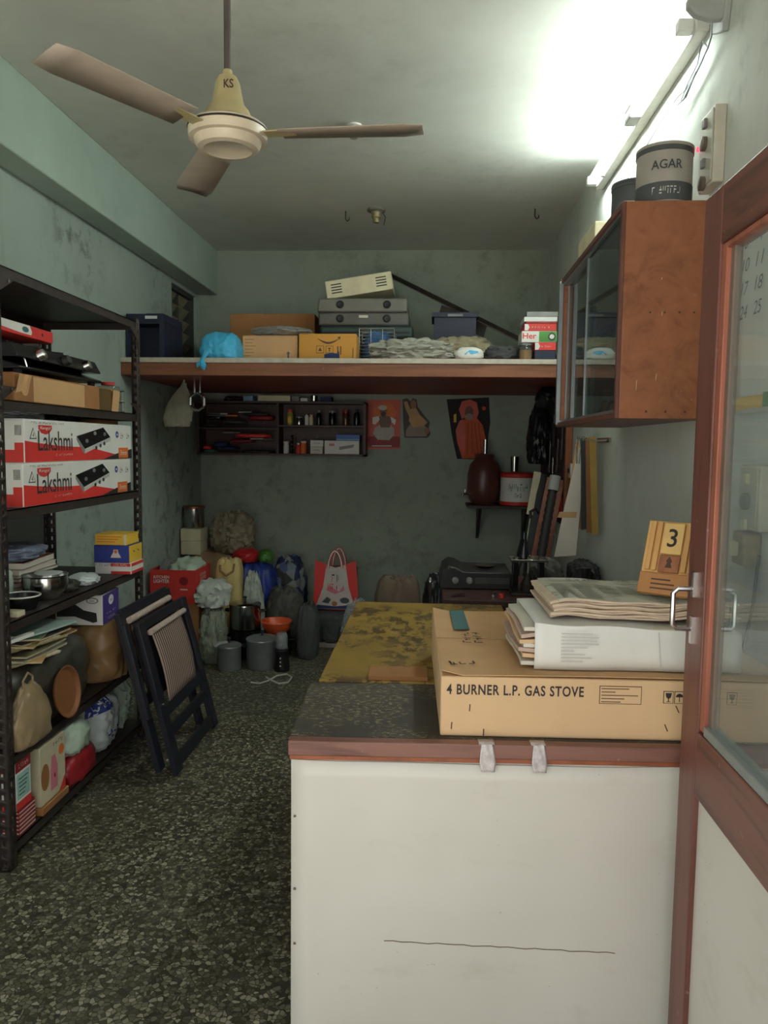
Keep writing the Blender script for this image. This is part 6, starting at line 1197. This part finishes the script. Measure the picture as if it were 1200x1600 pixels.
blob('blue_bag', 'deep blue polythene bag behind the cream tote', 'bag', (-1.30, 5.62, 0), .15, .15, .56, M('deep_blue_polythene', (34, 52, 128), .4), 157, amp=.1, power=3)
blob('packet', 'red packet with yellow dots on top of the blue bag', 'packet', (-1.37, 5.60, .575), .085, .09, .10, M('red_foil', (176, 34, 36), .35), 159, amp=.2); blob('packet', 'green and yellow packet on top of the blue bag', 'packet', (-1.225, 5.63, .575), .05, .07, .09, M('green_foil', (70, 126, 48), .35), 160, amp=.2)
def floral():
    t = NT('floral_cloth'); v = t.n('ShaderNodeTexVoronoi'); v.inputs['Scale'].default_value = 16; t.l(t.tc.outputs['Object'], v.inputs['Vector']); s = t.n('ShaderNodeSeparateColor'); t.l(v.outputs['Color'], s.inputs[0])
    return t.base(t.ramp(s.outputs[0], [(.3, lin((34, 44, 84))), (.45, lin((52, 74, 124))), (.7, lin((150, 156, 150))), (.9, lin((60, 60, 58)))]), .8)
blob('floral_bag', 'blue and white floral cloth bag by the back wall', 'bag', (-1.10, 5.90, 0), .125, .13, .56, floral(), 161, amp=.15, power=2.8)
blob('dark_bag', 'dark olive bag between the floral bag and the pots', 'bag', (-1.05, 5.45, 0), .13, .12, .40, M('olive_dark_cloth', (70, 70, 62), .7, var=.3), 163, amp=.2); blob('print_cloth', 'white cloth with green print behind the polished cooker', 'cloth', (-1.265, 5.37, 0), .075, .08, .52, M('green_print_cloth', (170, 180, 168), .85, var=.4, scale=18), 165, amp=.2, top=.8)

# ------------------------------------------------------------------ sub-parts: pieces of a part hang under that part
SUB = {'lid_knob': 'lid', 'blade_arm': 'blade', 'tap_lever': 'tap', 'label_field': 'label_frame', 'label_line': 'label_frame', 'icon_field': 'icon_frame', 'burner_picture': 'stove_picture', 'knob_picture': 'stove_picture', 'warning_field': 'warning_triangle', 'white_cross': 'blue_seal', 'oval_field': 'oval_badge', 'badge_field': 'badge', 'button': 'base', 'starter': 'batten', 'choke_cover': 'batten', 'tube_holder': 'batten', 'dark_band': 'motor', 'switch': 'face_plate', 'socket': 'face_plate', 'indicator': 'face_plate', 'base_cap': 'cup', 'rim_band': 'can', 'dark_label': 'can', 'name_tag': 'lower_shell', 'grip_': 'rim', 'dark_slot_strip': 'body', 'rib': 'body', 'catch': 'shell', 'beard': 'head', 'turban': 'head', 'caption_line': 'caption_band'}
for root in [o for o in bpy.data.objects if o.parent is None and o.children]:
    kids = list(root.children); by = {}
    for k in kids: by.setdefault(k.name.split('.')[0], []).append(k)
    for cn, pn in SUB.items():
        for i, k in enumerate(by.get(cn, [])):
            ps = by.get(pn, [])
            if ps: k.parent = ps[min(len(ps)-1, i*len(ps)//len(by[cn]))]
for k in [o for o in wc.children if o.name.split('.')[0] == 'edge_strip'][:4]:
    ds = [o for o in wc.children if o.name.split('.')[0] == 'glass_door']; k.parent = min(ds, key=lambda q: abs(q.bound_box[0][0]-k.bound_box[0][0]))

for o in bpy.data.objects:      # print made of loose strokes: too small to pick apart
    if o.name.split('.')[0] in ('lettering', 'printed_columns') and o.type == 'MESH': o['kind'] = 'stuff'

# ------------------------------------------------------------------ soft things give way to what they press against
bpy.context.view_layer.update()
from mathutils.bvhtree import BVHTree
def by_label(p): return [o for o in bpy.data.objects if o.get('label', '').startswith(p) and o.parent is None][0]
def meshes(r):
    out = [r] if r.type == 'MESH' else []
    for c in r.children: out += meshes(c)
    return out
def press(soft, *hards, gap=-.0008):
    sm = max(meshes(soft), key=lambda q: len(q.data.vertices)); mw = sm.matrix_world; inv = mw.inverted()
    for hd in hards:
        for h in meshes(hd):
            if len(h.data.polygons) < 6: continue
            hm = h.matrix_world; vs = [hm @ v.co for v in h.data.vertices]
            lo = [min(v[k] for v in vs) for k in range(3)]; hi = [max(v[k] for v in vs) for k in range(3)]
            bv = None; dr = (Vector((.31, .2, .93)).normalized(), Vector((-.5, .77, .4)).normalized(), Vector((.8, -.5, .33)).normalized())
            for v in sm.data.vertices:
                p = mw @ v.co
                if not all(lo[k] < p[k] < hi[k] for k in range(3)): continue
                if bv is None: bv = BVHTree.FromPolygons(vs, [list(q.vertices) for q in h.data.polygons])
                odd = 0
                for d in dr:
                    q = p.copy(); n = 0
                    for _ in range(30):
                        r = bv.ray_cast(q, d)
                        if r[0] is None: break
                        n += 1; q = r[0]+d*1e-5
                    odd += n % 2
                if odd >= 2:
                    loc, nor, _, _ = bv.find_nearest(p); v.co = inv @ (loc+(loc-p).normalized()*gap if (loc-p).length > 1e-6 else loc)
def keep(soft, x0=-9, x1=9, y0=-9, y1=9, z0=-9, z1=9, below=9):
    sm = max(meshes(soft), key=lambda q: len(q.data.vertices)); mw = sm.matrix_world; inv = mw.inverted()
    for v in sm.data.vertices:
        p = mw @ v.co
        if p.z < below: v.co = inv @ Vector((min(max(p.x, x0), x1), min(max(p.y, y0), y1), min(max(p.z, z0), z1)))
B = by_label
keep(B('crumpled grey green polythene spilling'), -1.846, -1.554, 4.936, 5.264, .3935, 9, below=.62); keep(B('grey pouch at the left edge'), -1.846, -1.554, 4.936, 5.264, .3935)
press(B('crumpled grey green polythene spilling'), B('grey pouch at the left edge')); keep(B('plump tan sack'), x0=-1.888, y1=6.198); keep(B('tan and grey cloth bundle'), x0=-1.888, y1=6.198)
press(B('plump tan sack'), B('lower cream carton')); press(B('tan and grey cloth bundle'), B('plump tan sack'), B('lower cream carton'), B('upper cream carton'), B('tall steel canister'))
press(B('deep blue polythene bag'), B('plump tan sack')); press(B('red packet with yellow dots'), B('deep blue polythene bag')); press(B('green and yellow packet'), B('deep blue polythene bag'), B('red packet with yellow dots'))
press(B('dark olive bag'), B('deep blue polythene bag')); press(B('white cloth with green print'), B('deep blue polythene bag'), B('dark olive bag'), B('cream cloth tote bag'), B('polished steel pressure cooker'))
press(B('blue and white floral'), B('deep blue polythene bag'), B('dark olive bag')); press(B('pale grey polythene bag heap'), B('brown carton under'), B('black cooking pot'), B('polished steel pressure cooker'), B('small dull pressure cooker'))
press(B('white cloth bag draped'), B('pale grey polythene bag heap'), B('brown carton under'), B('open red carton'), B('crumpled grey green polythene spilling'), B('polished steel pressure cooker'))
press(B('black bin bag'), B('dark inverted pan'), B('orange plastic bowl')); press(B('black sack beside'), B('brown square cloth bag'), B('thin steel stand rod')); press(B('clear polythene scrap'), B('brown square cloth bag'))
press(B('bulging brown polythene sack'), B('white hair dryer carton'), B('long dark olive bedding roll')); press(B('limp tan polythene bag'), B('long dark olive bedding roll'), B('orange brown round tray'))
press(B('dark red glossy pouch'), B('round white polythene bag')); press(B('pale green polythene bag between'), B('dark red glossy pouch'), B('round white polythene bag')); press(B('green and white polythene bag at'), B('round white polythene bag'))
press(B('khaki folded cloth'), B('dark blue plastic crate')); press(B('small brown cloth lump'), B('khaki folded cloth'), B('small black carton beside'), B('dark blue plastic crate')); press(B('crumpled pale grey cloth'), B('khaki folded cloth'), B('blue cloth stuffed'), B('small white and blue printed pouch'), B('small brown cloth lump')); keep(B('crumpled pale grey cloth'), y1=4.897)
press(B('bright sky blue polythene bag'), B('plain tan carton')); press(B('dark bundle against'), B('heap of grimy rags'), B('dark brush')); keep(B('dark bundle against'), x1=.871); press(B('heap of grimy rags'), B('grey plastic tub'), B('old black gas stove'), B('black iron bench press'))
keep(B('limp black bag hanging'), x1=.847); keep(B('crumpled black polythene hanging'), x1=.847, z1=1.8575); press(B('black cloth bundle behind'), B('black glass top gas stove'))
press(B('clear crumpled polythene packet on top'), B('flat black packet')); press(B('flat black packet'), B('flat brown carton lying')); press(B('black cloth scrap'), B('glass jar with tan'))
for q in ('pale green crumpled polythene packet', 'brown cloth packet at', 'dark flattened packet', 'white polythene packet below', 'grey green pouch'):
    press(B(q), *[o for o in bpy.data.objects if o.parent is None and o.name.split('.')[0] in ('steel_bowl', 'frying_pan', 'round_tin_lid', 'booklet', 'cloth_packet') and o is not B(q)], B('cream soap carton'), B('white and red medicine carton'))
